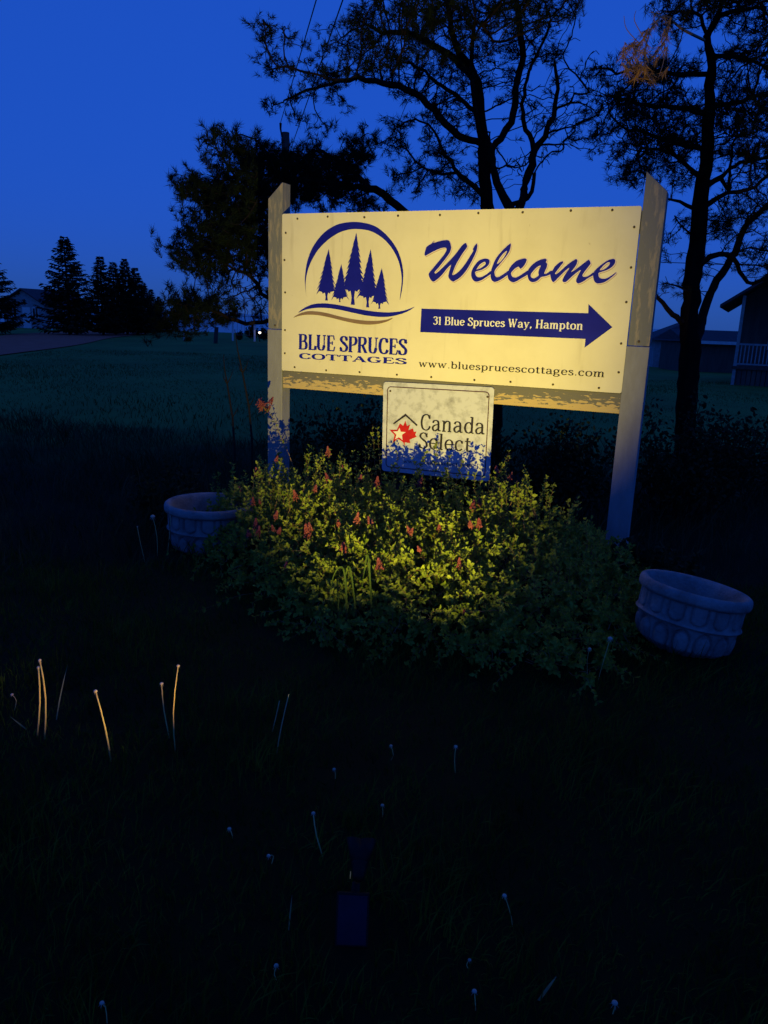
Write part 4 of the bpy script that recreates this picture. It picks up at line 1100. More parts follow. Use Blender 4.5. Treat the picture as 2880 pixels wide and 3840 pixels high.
def colonize(nodes, par, rad0, att, leafy, D=0.07, infl=0.9, kill=0.085, iters=90):
    nodes = [np.array(p, float) for p in nodes]; par = list(par)
    A = np.array(att); lf = np.array(leafy)
    alive = np.ones(len(A), bool)
    N0 = np.array(nodes)
    dm = np.full(len(A), 1e9); idx = np.zeros(len(A), int)
    def upd(i0):
        nn = np.array(nodes[i0:])
        dd = np.linalg.norm(A[:, None, :] - nn[None], axis=2)
        j = dd.argmin(1); m = dd[np.arange(len(A)), j]
        k = m < dm
        dm[k] = m[k]; idx[k] = j[k] + i0
    upd(0)
    made = {}
    for it in range(iters):
        act = alive & (dm < (infl if it > 6 else 3.0))
        if not act.any(): break
        i0 = len(nodes)
        for ni in np.unique(idx[act]):
            k = act & (idx == ni)
            d = A[k] - nodes[ni]
            d = (d / (np.linalg.norm(d, axis=1, keepdims=True) + 1e-9)).mean(0)
            d = d / (np.linalg.norm(d) + 1e-9) + rng.normal(0, .26, 3)
            d = d / np.linalg.norm(d)
            if par[ni] >= 0:
                pd = nodes[ni] - nodes[par[ni]]
                pd = pd / (np.linalg.norm(pd) + 1e-9)
                d = d * .72 + pd * .28; d /= np.linalg.norm(d)
            c = made.get(ni, 0)
            if c > 3: continue
            made[ni] = c + 1
            nodes.append(nodes[ni] + d * D); par.append(int(ni))
        if len(nodes) == i0: break
        upd(i0)
        alive &= dm > kill
    return np.array(nodes), par, A, lf

def pine(name, base, limbs, blobs, Yc, label, n_att, seed, needle_len=.082, per=27, tufts=3, dth=.32):
    """limbs: traced main stems [(pixel x, pixel y, depth offset, radius)...]; blobs: foliage masses"""
    global rng
    rng = np.random.default_rng(seed)
    root = empty(name, base, 0, label, 'tree', 'wind-bent pines behind the sign')
    nodes, par, rad = [], [], []
    for li, limb in enumerate(limbs):
        pts = []
        for q in limb:
            if len(q) == 3: pts.append((np.array(base), q[2]))
            else: pts.append((at_y(q[0], q[1], Yc + q[2]), q[3]))
        P = catmull([np.append(p, r) for p, r in pts], False, 6) if len(pts) > 2 else [np.append(p, r) for p, r in pts]
        # resample to ~9 cm
        out = [P[0]]
        for p in P[1:]:
            while np.linalg.norm(p[:3] - out[-1][:3]) > .11:
                d = (p - out[-1]); out.append(out[-1] + d * (.09 / np.linalg.norm(d[:3])))
        prev = -1
        if nodes:
            NN = np.array(nodes); dd = np.linalg.norm(NN - out[0][:3], axis=1)
            j = int(dd.argmin())
            prev = j
            if dd[j] > 0.12:
                m_ = int(dd[j] / .09)
                for k in range(1, m_ + 1):
                    nodes.append(NN[j] + (out[0][:3] - NN[j]) * k / (m_ + 1)); par.append(prev); rad.append(out[0][3]); prev = len(nodes) - 1
        for k, p in enumerate(out):
            jit = rng.normal(0, .008, 3) if 0 < k else 0
            nodes.append(p[:3] + jit); par.append(prev); rad.append(float(p[3])); prev = len(nodes) - 1
    n_main = len(nodes)
    att, leafy = [], []
    wts = np.array([b[2] * b[3] for b in blobs], float)
    cnt = np.maximum(3, (wts / wts.sum() * n_att)).astype(int)
    for b, c in zip(blobs, cnt):
        lfy = b[4] if len(b) > 4 else 1.0
        dy = b[5] if len(b) > 5 else 0.0
        cen = []
        for _ in range(max(1, c // 13)):
            while True:
                u, w = rng.uniform(-1, 1, 2)
                if u * u + w * w < 1: break
            cen.append(at_y(b[0] + u * b[2], b[1] + w * b[3], Yc + dy + rng.normal(0, dth + b[2] / F_PX * Yc * .5)))
        for q in range(c):
            att.append(cen[q % len(cen)] + rng.normal(0, .085, 3) * np.array([1.3, 1.3, .75]))
            leafy.append(lfy)
    N, par, A, lf = colonize(nodes, par, rad, att, leafy)
    n = len(N)
    kids = [[] for _ in range(n)]
    for i, p in enumerate(par):
        if p >= 0: kids[p].append(i)
    R = np.zeros(n)
    for i in range(n - 1, -1, -1):
        s_ = sum(R[k] ** 2.2 for k in kids[i])
        R[i] = max(.0042, s_ ** (1 / 2.2))
        if i < n_main: R[i] = max(rad[i] * .75, min(R[i], rad[i] * 1.15))
        else: R[i] = min(R[i], .034)
    base = np.array(base)
    trunk, br = MB(), MB()
    # chains
    seen = set()
    for i in range(n):
        p = par[i]
        if p >= 0 and kids[p] and kids[p][0] == i and par[p] >= 0: continue
        ch = [p] if p >= 0 else []
        j = i
        while True:
            ch.append(j)
            if not kids[j]: break
            j = kids[j][0]
        if len(ch) < 2: continue
        pts = [N[k] - base for k in ch]
        rs_ = [R[k] for k in ch]
        if p >= 0: rs_[0] = min(R[p], rs_[1] * 1.25)
        big = max(rs_) > .03
        tgt = trunk if (i < n_main and ch[-1] >= 0 and max(rs_) > .045) else br
        tgt.tube(pts, rs_, 8 if max(rs_) > .045 else (5 if big else 3), True)
    trunk.build('trunk', M['bark'], root, True)
    br.build('branches', M['bark'], root)
    # needles at shoot ends
    NP, ND = [], []
    d2 = None
    for i in range(n_main, n):
        if R[i] > .012: continue
        tip = not kids[i]
        deg = len(kids[i])
        k = ((A - N[i]) ** 2).sum(1).argmin()
        if rng.uniform() > lf[k]: continue
        d = N[i] - N[par[i]]
        if tip:
            for q in range(tufts):
                NP.append(N[i] + rng.normal(0, .035, 3)); ND.append(d / np.linalg.norm(d) + np.array([0, 0, .45]) + rng.normal(0, .4, 3))
        elif rng.uniform() < .5:
            NP.append(N[i] + rng.normal(0, .03, 3)); ND.append(d / np.linalg.norm(d) + np.array([0, 0, .5]) + rng.normal(0, .5, 3))
    v, f = needles(np.array(NP), np.array(ND), per, needle_len, .0030)
    tag(mesh_obj('crown', v - base, f, M['needle'], root), kind='stuff')
    return root, N, R

def k8(L): return [(640 + a[0] * 1.3502, a[1] * 1.3502) + tuple(a[2:]) for a in L]
def k5(L): return [(640 + a[0] * .5184, 400 + a[1] * .5184) + tuple(a[2:]) for a in L]
def k8b(L): return [(2350 + a[0] * .3195, a[1] * .3195) + tuple(a[2:]) for a in L]
def k1b(L): return [(2300 + a[0] * .4068, 700 + a[1] * .4068) + tuple(a[2:]) for a in L]
def blob(L, sc, ox, oy): return [(ox + b[0] * sc, oy + b[1] * sc, b[2] * sc, b[3] * sc) + tuple(b[4:]) for b in L]

# centre pine: several stems from one base behind the board
YB = 9.4
bB = at_y(1840, 1700, YB); bB[2] = float(tz(bB[0], YB)) - .05
limbsB = [
 [(0, 0, .16)] + k8([(905, 900, 0, .15), (890, 700, 0, .12), (880, 575, 0, .075), (872, 480, -.1, .07), (868, 400, -.1, .065), (858, 300, -.1, .062), (850, 230, -.1, .055), (835, 180, -.1, .05), (800, 150, -.15, .045), (782, 100, -.1, .04), (775, 50, 0, .035), (770, -40, 0, .03)]),
 k8([(915, 760, .05, .11), (945, 640, .1, .085), (940, 570, .15, .07), (905, 510, .15, .06), (890, 410, .2, .052), (932, 370, .2, .048), (955, 300, .2, .044), (958, 230, .2, .042), (975, 170, .25, .04), (975, 100, .25, .036), (965, 50, .25, .032), (960, -50, .25, .025)]),
 k8([(945, 640, .1, .08), (975, 565, .2, .065), (990, 500, .3, .058), (1008, 420, .3, .052), (1040, 370, .35, .042), (1060, 320, .4, .038), (1075, 250, .4, .03), (1068, 180, .4, .024), (1058, 150, .4, .018)]),
 k8([(1008, 420, .3, .045), (1000, 380, .3, .04), (975, 330, .3, .035), (985, 250, .35, .03), (1000, 180, .4, .024), (1050, 90, .45, .018)]),
 k8([(940, 570, .15, .04), (975, 560, .25, .04), (1004, 540, .25, .035), (1012, 470, .25, .03)]),
 k8([(870, 400, -.1, .045), (830, 390, -.2, .04), (790, 370, -.3, .036), (750, 330, -.35, .034), (720, 300, -.4, .032), (690, 260, -.45, .03), (640, 240, -.5, .028), (590, 232, -.5, .026), (540, 217, -.5, .024), (480, 225, -.5, .02), (430, 240, -.5, .018), (390, 250, -.5, .016), (350, 262, -.5, .013), (300, 290, -.5, .01)]),
 k8([(480, 225, -.5, .016), (420, 215, -.55, .015), (370, 200, -.55, .014), (330, 185, -.6, .012), (300, 185, -.6, .01), (262, 200, -.6, .008)]),
 k8([(330, 187, -.6, .010), (312, 150, -.6, .008), (318, 50, -.6, .006)]),
 k8([(300, 190, -.6, .010), (275, 155, -.6, .008), (262, 110, -.6, .007), (263, 40, -.6, .006)]),
 k8([(850, 230, -.1, .045), (800, 172, .1, .04), (740, 130, .2, .034), (700, 105, .25, .03), (650, 90, .3, .026), (600, 92, .3, .02), (560, 80, .3, .015)]),
 k8([(862, 330, -.1, .035), (800, 275, .2, .03), (745, 235, .3, .026), (700, 190, .35, .02), (640, 170, .4, .015)]),
 k8([(880, 560, 0, .04), (840, 515, -.1, .034), (800, 480, -.15, .03), (762, 430, -.2, .027), (740, 390, -.25, .022), (722, 350, -.3, .016), (680, 330, -.3, .011)]),
 k8([(800, 480, -.15, .02), (750, 485, -.2, .017), (700, 470, -.25, .014), (650, 415, -.3, .01)]),
 k8([(868, 400, -.1, .03), (845, 330, -.3, .022), (835, 130, -.3, .02), (850, 50, -.3, .018), (880, 80, -.3, .014), (900, 130, -.3, .01)]),
 k8([(1040, 375, .35, .022), (1085, 355, .4, .018), (1120, 350, .45, .012), (1180, 320, .5, .008)]),
 k8([(1062, 315, .4, .02), (1100, 285, .45, .016), (1150, 285, .5, .012), (1200, 320, .5, .007)]),
 k8([(1110, 400, .4, .006), (1085, 405, .4, .011), (1020, 400, .35, .016), (1008, 430, .3, .02)]),
 k8([(1120, 260, .45, .014), (1180, 255, .5, .012), (1130, 215, .5, .011), (1095, 170, .5, .010), (1090, 130, .5, .009), (1118, 115, .5, .007)]),
]
blobsB = blob([(300, 195, 60, 20), (262, 120, 10, 50), (318, 100, 9, 55), (290, 285, 30, 20), (345, 335, 22, 14), (400, 190, 70, 30), (420, 250, 60, 22), (440, 330, 14, 25), (500, 110, 50, 40), (570, 80, 70, 50), (560, 170, 80, 40), (640, 120, 80, 60), (650, 200, 70, 45), (520, 15, 40, 20), (640, 30, 100, 40), (740, 25, 90, 50), (740, 150, 80, 60), (720, 225, 60, 30, .7), (830, 60, 80, 60), (900, 30, 80, 50), (1000, 40, 80, 50), (1085, 20, 55, 35), (900, 120, 60, 60, .7), (1020, 120, 50, 60, .6), (600, 320, 35, 20), (640, 405, 55, 30), (690, 480, 60, 35), (770, 440, 60, 40, .8), (800, 500, 50, 40, .8), (760, 340, 50, 35, .7), (940, 460, 70, 40, .1), (1060, 290, 60, 60, .15), (1110, 350, 50, 40, .2), (1150, 290, 50, 30, .3), (1110, 405, 70, 20, .3), (1150, 190, 40, 40, .25), (930, 250, 70, 70, .3), (800, 240, 70, 70, .3), (820, -60, 200, 50), (980, -60, 180, 40), (650, -50, 120, 40)], 1.3502, 640, 0)
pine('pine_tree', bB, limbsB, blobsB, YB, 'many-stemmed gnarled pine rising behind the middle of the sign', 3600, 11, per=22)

# left pine: leans out over the left post
YA = 8.6
bA = at_y(1690, 1720, YA); bA[2] = float(tz(bA[0], YA)) - .05
limbsA = [
 [(0, 0, .11), (1680, 1400, 0, .09), (1650, 1050, 0, .075), (1590, 870, 0, .06), (1520, 795, -.05, .05), (1449, 737, -.1, .042), (1407, 711, -.1, .038), (1381, 701, -.15, .034), (1330, 705, -.2, .03), (1290, 700, -.25, .026), (1200, 680, -.3, .022), (1100, 670, -.35, .018), (1000, 660, -.35, .014), (900, 640, -.35, .01)],
 [(1385, 702, -.1, .026), (1340, 664, -.05, .024), (1304, 618, 0, .022), (1262, 597, 0, .02), (1226, 581, 0, .014), (1190, 550, 0, .009)],
 [(1304, 618, 0, .016), (1325, 560, 0, .012), (1330, 520, 0, .008)],
 [(1410, 712, -.1, .016), (1360, 730, -.1, .013), (1310, 765, -.15, .01)],
 [(1650, 1050, 0, .05), (1500, 1040, -.1, .042), (1300, 1080, -.2, .036), (1150, 1160, -.25, .03), (1003, 1206, -.3, .026), (951, 1209, -.3, .024), (910, 1209, -.3, .022), (868, 1193, -.3, .02), (837, 1178, -.3, .017), (796, 1167, -.35, .014), (740, 1165, -.35, .011), (650, 1180, -.35, .008)],
 [(1150, 1160, -.25, .026), (1060, 1150, -.2, .024), (1003, 1121, -.15, .022), (972, 1090, -.15, .02), (951, 1048, -.15, .018), (910, 1017, -.2, .015), (863, 996, -.2, .012), (822, 986, -.2, .009)],
 [(1500, 1040, -.1, .04), (1250, 1000, 0, .034), (1080, 930, .05, .028), (960, 890, .1, .022), (860, 850, .1, .016), (780, 830, .1, .01)],
 [(1080, 930, .05, .022), (1000, 820, .1, .02), (930, 740, .1, .016), (880, 660, .1, .012), (850, 610, .1, .009), (802, 540, .1, .007), (800, 480, .1, .005)],
 [(862, 625, .1, .008), (860, 560, .1, .006), (864, 490, .1, .005)],
 [(860, 850, .1, .012), (760, 740, .1, .010), (705, 670, .1, .006)],
]
blobsA = blob([(310, 200, 12, 50), (345, 280, 30, 25), (432, 230, 12, 60), (410, 390, 45, 35), (600, 400, 110, 80), (760, 430, 100, 75), (900, 420, 90, 70), (1020, 450, 100, 70), (1150, 480, 100, 60), (1260, 410, 80, 55), (1325, 290, 25, 50), (1085, 295, 30, 15), (950, 560, 120, 70), (1150, 600, 110, 50), (180, 530, 60, 25), (210, 620, 50, 35), (330, 600, 80, 40), (450, 600, 80, 60), (600, 560, 100, 70), (330, 720, 120, 55), (500, 720, 120, 70), (650, 680, 60, 80), (220, 850, 90, 40), (400, 850, 120, 70), (580, 850, 100, 80), (120, 1010, 60, 30), (280, 970, 90, 50), (450, 1000, 100, 60), (620, 1000, 80, 80), (170, 1120, 70, 30), (320, 1130, 90, 35), (620, 1150, 70, 60, .7), (350, 1240, 50, 18, .7), (280, 1300, 40, 14), (560, 1300, 100, 60, .12), (430, 1350, 100, 40, .15), (250, 1430, 80, 30), (120, 1470, 90, 45), (20, 1490, 50, 35), (320, 1490, 90, 35), (90, 1560, 35, 30), (560, 1470, 80, 40, .25), (1400, 680, 80, 40, .5), (800, 620, 100, 70), (-30, 1640, 25, 14), (60, 1620, 14, 40, .6)], .5184, 640, 400)
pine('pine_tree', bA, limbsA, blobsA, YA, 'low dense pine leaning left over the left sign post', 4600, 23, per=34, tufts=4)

# right pine
YC = 8.8
bC = at_y(2572, 1760, YC); bC[2] = float(tz(bC[0], YC)) - .05
limbsC = [
 [(0, 0, .15), (2568, 1595, 0, .14), (2581, 1432, 0, .135), (2585, 1310, 0, .13), (2585, 1188, 0, .12), (2597, 1066, 0, .10), (2613, 944, 0, .092), (2621, 822, 0, .085), (2633, 700, 0, .078), (2657, 543, 0, .07), (2657, 415, 0, .064), (2666, 288, 0, .052), (2669, 208, 0, .045), (2650, 128, 0, .038), (2673, 86, 0, .036), (2701, 40, 0, .03), (2710, -60, 0, .024)],
 [(2600, 1290, 0, .085), (2622, 1229, .1, .075), (2646, 1160, .2, .066), (2682, 1066, .25, .06), (2731, 993, .3, .056), (2764, 928, .3, .05), (2796, 850, .35, .044), (2837, 810, .4, .04), (2890, 755, .45, .035), (2990, 700, .5, .025)],
 [(2552, 1208, -.05, .045), (2510, 1165, -.15, .038), (2463, 1103, -.25, .026), (2430, 1070, -.3, .016)],
 [(2637, 985, -.05, .05), (2680, 950, -.1, .042), (2720, 948, -.1, .036), (2745, 970, -.05, .034), (2775, 1020, 0, .03), (2800, 1055, .05, .028), (2835, 1068, .1, .026), (2880, 1040, .1, .022), (2960, 980, .1, .014)],
 [(2640, 775, -.05, .045), (2680, 745, -.15, .036), (2710, 730, -.2, .03), (2760, 722, -.25, .022), (2850, 700, -.3, .014)],
 [(2600, 780, .05, .036), (2560, 762, .15, .026), (2511, 745, .25, .016), (2470, 742, .3, .009)],
 [(2653, 278, .05, .034), (2600, 276, .1, .026), (2542, 272, .15, .022), (2430, 262, .2, .016), (2350, 243, .25, .009)],
 [(2645, 425, -.05, .036), (2600, 412, -.1, .028), (2542, 403, -.2, .024), (2446, 393, -.3, .018), (2350, 380, -.35, .013), (2270, 355, -.4, .008)],
 [(2640, 560, .05, .034), (2590, 552, .1, .026), (2542, 537, .15, .022), (2414, 495, .25, .015), (2300, 470, .3, .009)],
 [(2630, 660, -.05, .034), (2585, 630, -.1, .026), (2542, 591, -.15, .02), (2490, 562, -.2, .014), (2380, 560, -.3, .008)],
 [(2669, 208, 0, .028), (2710, 212, .1, .022), (2765, 215, .2, .018), (2880, 246, .3, .01)],
 [(2680, 395, 0, .034), (2740, 390, -.1, .026), (2800, 372, -.2, .02), (2900, 350, -.3, .012)],
 [(2660, 690, .1, .034), (2710, 660, .2, .028), (2750, 626, .3, .022), (2830, 597, .4, .016), (2930, 590, .5, .01)],
 [(2735, 720, .2, .02), (2738, 640, .25, .018), (2750, 560, .3, .014), (2752, 500, .3, .008)],
 [(2690, 64, 0, .024), (2765, 36, .1, .018), (2880, 29, .2, .01)],
 [(2650, 128, 0, .024), (2620, 50, -.05, .02), (2560, 40, -.1, .015), (2450, 50, -.2, .008)],
 [(2590, 1090, -.05, .02), (2540, 1080, -.15, .014), (2500, 1058, -.2, .01)],
 [(2600, 890, -.05, .02), (2560, 850, -.1, .014), (2515, 800, -.2, .007)],
]
blobsC = blob([(600, 150, 250, 50), (1200, 60, 300, 70), (1500, 300, 200, 100, .5), (600, 300, 150, 50, .8), (300, 830, 300, 50), (700, 820, 180, 50), (1400, 650, 250, 80), (1200, 950, 150, 80, .8), (1500, 1100, 200, 90), (300, 1000, 250, 70, .9), (600, 1100, 220, 60), (200, 1250, 300, 70), (600, 1330, 220, 70), (1300, 1350, 300, 90), (300, 1450, 250, 70), (650, 1480, 180, 60), (1400, 1480, 250, 80), (250, 1620, 300, 60), (650, 1650, 180, 60), (1450, 1750, 250, 120), (300, 1780, 250, 50), (150, 1900, 200, 60, .8), (650, 1850, 140, 50), (600, 2050, 220, 50), (200, 2080, 150, 45, .7), (1500, 2050, 200, 50, .6), (-150, 1250, 150, 55, .9), (-200, 1100, 120, 50, .7), (-250, 1500, 120, 50, .8), (-200, 1700, 120, 50, .8), (-100, 900, 150, 50, .8), (-300, 780, 100, 60, .5), (1900, 1300, 200, 300), (1900, 500, 200, 300), (1900, 1900, 200, 200), (900, -120, 400, 80), (1500, -100, 300, 80)], .3195, 2350, 0)
blobsC += blob([(950, 380, 80, 80), (1050, 350, 120, 90), (1200, 100, 150, 70), (1300, 250, 100, 60, .8), (1300, 620, 90, 50, .4), (575, 530, 45, 40), (690, 380, 35, 35), (560, 920, 90, 35, .35), (900, 620, 60, 25, .5), (1400, 430, 60, 60, .4), (1500, 700, 150, 100, .6)], .4068, 2300, 700)
treeC, NC, RC = pine('pine_tree', bC, limbsC, blobsC, YC, 'tall straight-trunked pine behind the right sign post', 4400, 37, per=19)

# dead twigs of the right pine that hang forward into the lamp's beam
rng = np.random.default_rng(5)
dead, DP, DD = MB(), [], []
for chain in [[(2640, 150, 8.3, .014), (2560, 110, 7.6, .012), (2490, 60, 7.1, .009), (2440, 110, 6.9, .008), (2400, 165, 6.8, .006), (2375, 215, 6.75, .005)],
              [(2440, 110, 6.9, .006), (2420, 190, 6.8, .005), (2432, 235, 6.8, .004)],
              [(2490, 60, 7.1, .006), (2505, 120, 7.0, .005), (2478, 180, 6.95, .004), (2440, 230, 6.9, .003)],
              [(2400, 165, 6.8, .004), (2360, 180, 6.75, .003), (2335, 200, 6.7, .003)],
              [(2420, 150, 6.8, .004), (2380, 80, 6.7, .003), (2385, 40, 6.7, .002)],
              [(2400, 165, 6.8, .004), (2350, 110, 6.7, .003), (2340, 60, 6.7, .002)],
              [(2375, 215, 6.75, .004), (2352, 240, 6.7, .003), (2362, 300, 6.65, .003)],
              [(2432, 235, 6.8, .004), (2420, 270, 6.75, .003), (2450, 310, 6.7, .003)],
              [(2478, 180, 6.95, .004), (2490, 220, 6.9, .003), (2470, 290, 6.85, .003)],
              [(2375, 215, 6.75, .004), (2395, 250, 6.7, .003), (2385, 285, 6.7, .003)]]:
    pts = catmull([at_y(a, b, Y) for a, b, Y, r in chain], False, 4)
    rr = np.interp(np.linspace(0, 1, len(pts)), np.linspace(0, 1, len(chain)), [c[3] for c in chain])
    dead.tube([p - bC for p in pts], list(rr), 5)
    for p, q in list(zip(pts, pts[1:]))[len(pts) // 4:]:
        if rng.uniform() < .75 and chain[-1][1] > 100:
            DP.append(q + rng.normal(0, .02, 3)); DD.append(q - p + rng.normal(0, .02, 3) - np.array([0, 0, .02]))
dead.build('dead_branch', M['twig'], treeC)['label'] = 'bare brown branch catching the lamp light'
v, f = needles(np.array(DP), np.array(DD), 26, .085, .0030, (.2, .9))
tag(mesh_obj('dead_needles', v - bC, f, M['brown_needle'], treeC), kind='stuff')

# ------------------------------------------------------------------ dark undergrowth behind the sign
def leafy_bush(name, base, rx, ry, h, n, label, seed, L=.05, group=None, material='bush', cat='bush'):
    r = np.random.default_rng(seed)
    root = empty(name, base, 0, label, cat, group)
    m = MB()
    P, D = [], []
    for s_ in range(max(6, n // 90)):
        a = r.uniform(0, 2 * pi); q = sqrt(r.uniform())
        tip = np.array([rx * q * cos(a), ry * q * sin(a), h * (1 - .45 * q * q) * r.uniform(.55, 1.08)])
        b0 = np.array([tip[0] * .35, tip[1] * .35, -.03])
        pts = [b0 * (1 - t) + tip * t + (r.normal(0, .03 * h, 3) if 0 < t < 1 else 0) for t in np.linspace(0, 1, 6)]
        m.tube(pts, [.012 * h * (1.15 - t) for t in np.linspace(0, 1, 6)], 4)
        for _ in range(90):
            t = r.uniform(.2, 1.0) ** .7; i = min(4, int(t * 5)); fr = t * 5 - i
            P.append(pts[i] * (1 - fr) + pts[i + 1] * fr + r.normal(0, .07 * h, 3)); D.append(r.normal(0, 1, 3) + np.array([0, 0, .4]))
    P, D = np.array(P), np.array(D)
    P[:, 2] = np.maximum(P[:, 2], .01)
    v, f = quad_leaves(P, D, r.normal(0, 1, (len(P), 3)), r.uniform(.6, 1.2, len(P)) * L, r.uniform(.22, .36, len(P)) * L)
    m.build('stems', M['bark'], root)
    tag(mesh_obj('foliage', v, f, M[material], root), kind='stuff')
    return root
def on(x, y): return np.array([x, y, float(tz(x, y))])
GBU = 'dark bushes behind the sign'
leafy_bush('bush', on(-0.35, 6.9), .55, .4, .95, 2200, 'dark twiggy bush seen under the rail beside the left post', 1, group=GBU)
leafy_bush('bush', on(0.55, 6.6), .6, .4, 1.0, 2600, 'dark bush filling the gap behind the small square sign', 2, group=GBU)
leafy_bush('bush', on(1.45, 6.3), .55, .4, .9, 2400, 'dark bush in the gap between the small sign and the right post', 3, group=GBU)
leafy_bush('bush', on(2.45, 6.4), .8, .5, 1.0, 3200, 'low dark bush just right of the right post', 4, group=GBU)
leafy_bush('bush', on(3.75, 7.6), 1.0, .6, 1.05, 3400, 'low dark bush at the right edge below the tall pine', 5, group=GBU)
leafy_bush('bush', on(1.55, 4.35), .32, .28, .34, 1200, 'small dark weed clump between the right post and tipped planter', 6, .04, group=GBU)
leafy_bush('bush', on(-1.55, 5.55), .38, .3, .42, 1500, 'dark leafy clump behind the upright planter', 7, .04, group=GBU)

for (p0, pm, p1, lab) in [((880, 1690), (852, 1440), (838, 1330), 'leaning bare dark stalk, the lower one left of the left post'), ((945, 1650), (910, 1400), (880, 1235), 'leaning bare dark stalk, the taller one beside the left post')]:
    b = at_y(p0[0], p0[1], 6.4); b[2] = float(tz(b[0], 6.4)) - .02
    m = MB()
    a = [b * 0, at_y(*p0, 6.4) - b, at_y((p0[0] + pm[0]) / 2 + 6, (p0[1] + pm[1]) / 2, 6.42) - b, at_y(*pm, 6.45) - b, at_y((pm[0] + p1[0]) / 2 - 3, (pm[1] + p1[1]) / 2, 6.45) - b, at_y(*p1, 6.45) - b]
    m.tube(a, [.010, .010, .009, .007, .005, .003], 6)
    for (i, dx, dz) in ((2, .05, .10), (3, -.04, .08), (3, .05, .12)):
        m.tube([a[i], a[i] + np.array([dx * .6, 0, dz * .5]), a[i] + np.array([dx, .02, dz])], [.006, .004, .002], 4)
    o = m.build('dead_stalk', M['stalk'], None, True); o.location = Vector(b)
    tag(o, lab, 'dead stalk', 'bare stalks left of the sign')

# ------------------------------------------------------------------ far spruces along the lane
def spruce(base, H, Rr, label, seed, shear=0.0):
    r = np.random.default_rng(seed)
    root = empty('spruce_tree', base, 0, label, 'tree', 'spruces along the lane')
    MB().tube([(0, 0, -.2), (0, 0, H * .5), (shear, 0, H * .98)], [H * .018, H * .012, .01], 7).build('trunk', M['bark'], root, True)
    br = MB(); P, D, L = [], [], []
    z = H * .07
    while z < H * .985:
        t = z / H
        rad = Rr * (1 - t) ** .85 * (0.55 + .45 * min(1, t / .14)) + .05
        for k in range(7):
            a = r.uniform(0, 2 * pi); ln = rad * r.uniform(.62, 1.14)
            droop = -.22 * ln * (1 - t) + .1 * ln
            pts = []
            for q in np.linspace(0, 1, 6):
                pts.append(np.array([cos(a) * ln * q + shear * t, sin(a) * ln * q, z + droop * sin(q * pi * .75) * 1.2 + .16 * ln * q * q * q]))
            br.tube(pts, [.03 * (1 - q) + .006 for q in np.linspace(0, 1, 6)], 3, False)
            nsp = int(12 + 26 * ln / Rr)
            for _ in range(nsp):
                q = r.uniform(.12, 1.0); i = min(4, int(q * 5)); fr = q * 5 - i
                p = pts[i] * (1 - fr) + pts[i + 1] * fr
                sd = r.choice([-1, 1])
                d = np.array([cos(a) - sd * sin(a) * r.uniform(.2, 1.2), sin(a) + sd * cos(a) * r.uniform(.2, 1.2), r.uniform(-.75, .15)])
                P.append(p); D.append(d); L.append(r.uniform(.28, .62) * (.5 + .5 * (1 - t)) * H / 8)
        z += H * .020 * r.uniform(.7, 1.3)
    P, D, L = np.array(P), np.array(D), np.array(L)
    v, f = quad_leaves(P, D, np.array([0, 0, 1.0]) + r.normal(0, .5, (len(P), 3)), L, L * .17)
    br.build('branches', M['bark'], root)
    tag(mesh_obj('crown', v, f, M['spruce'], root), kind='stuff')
def spruce_px(bx, by, ty, wpx, label, seed, tipx=None, Y=None):
    b = ground_pt(bx, by) if Y is None else np.array([at_y(bx, by, Y)[0], Y, 0])
    b[2] = float(tz(b[0], b[1]))
    top = at_y(bx, ty, b[1])
    spruce(b, float(top[2] - b[2]), wpx / 2 / F_PX * b[1] * 1.32, label, seed, 0.0)
spruce_px(-45, 1236, 870, 250, 'wide spruce cut by the left edge of the picture', 41, Y=52)
spruce_px(262, 1240, 884, 215, 'tall separate spruce beside the pale cottage', 42, Y=56)
spruce_px(388, 1240, 953, 130, 'tallest spruce at the start of the dark row', 43, Y=58)
spruce_px(435, 1240, 975, 110, 'second spruce in the dark row', 44, Y=61)
spruce_px(478, 1240, 968, 120, 'third spruce in the dark row with a pointed top', 45, Y=63)
spruce_px(515, 1240, 998, 105, 'fourth spruce in the dark row', 46, Y=65)
spruce_px(545, 1238, 1058, 90, 'fifth spruce where the dark row steps down', 47, Y=67)
spruce_px(572, 1238, 1082, 80, 'sixth spruce in the dark row', 48, Y=70)
spruce_px(600, 1238, 1110, 75, 'seventh and last spruce at the low end of the dark row', 49, Y=74)

# ------------------------------------------------------------------ cottages
def gable_house(root, w, d, h, rh, wall, roof, over=.35, z0=0.0, front=None):
    """ridge along local y; gable faces -y"""
    m = MB(); V = [(-w / 2, 0, z0), (w / 2, 0, z0), (w / 2, 0, h), (0, 0, h + rh), (-w / 2, 0, h), (-w / 2, d, z0), (w / 2, d, z0), (w / 2, d, h), (0, d, h + rh), (-w / 2, d, h)]
    m.add(V, [(0, 1, 2, 3, 4), (9, 8, 7, 6, 5), (1, 6, 7, 2), (0, 4, 9, 5)])
    m.build('wall', wall, root)
    for sx in (-1, 1):
        k = rh / (w / 2); fr = over if front is None else front
        x1 = sx * (w / 2 + over); z1 = h - over * k
        q = [(0, -fr, h + rh + .03), (x1, -fr, z1 + .03), (x1, d + over, z1 + .03), (0, d + over, h + rh + .03)]
        V = q + [(a, b, c + .12) for a, b, c in q]
        MB().add(V, [(3, 2, 1, 0), (4, 5, 6, 7), (0, 1, 5, 4), (1, 2, 6, 5), (2, 3, 7, 6), (3, 0, 4, 7)]).build('roof', roof, root)
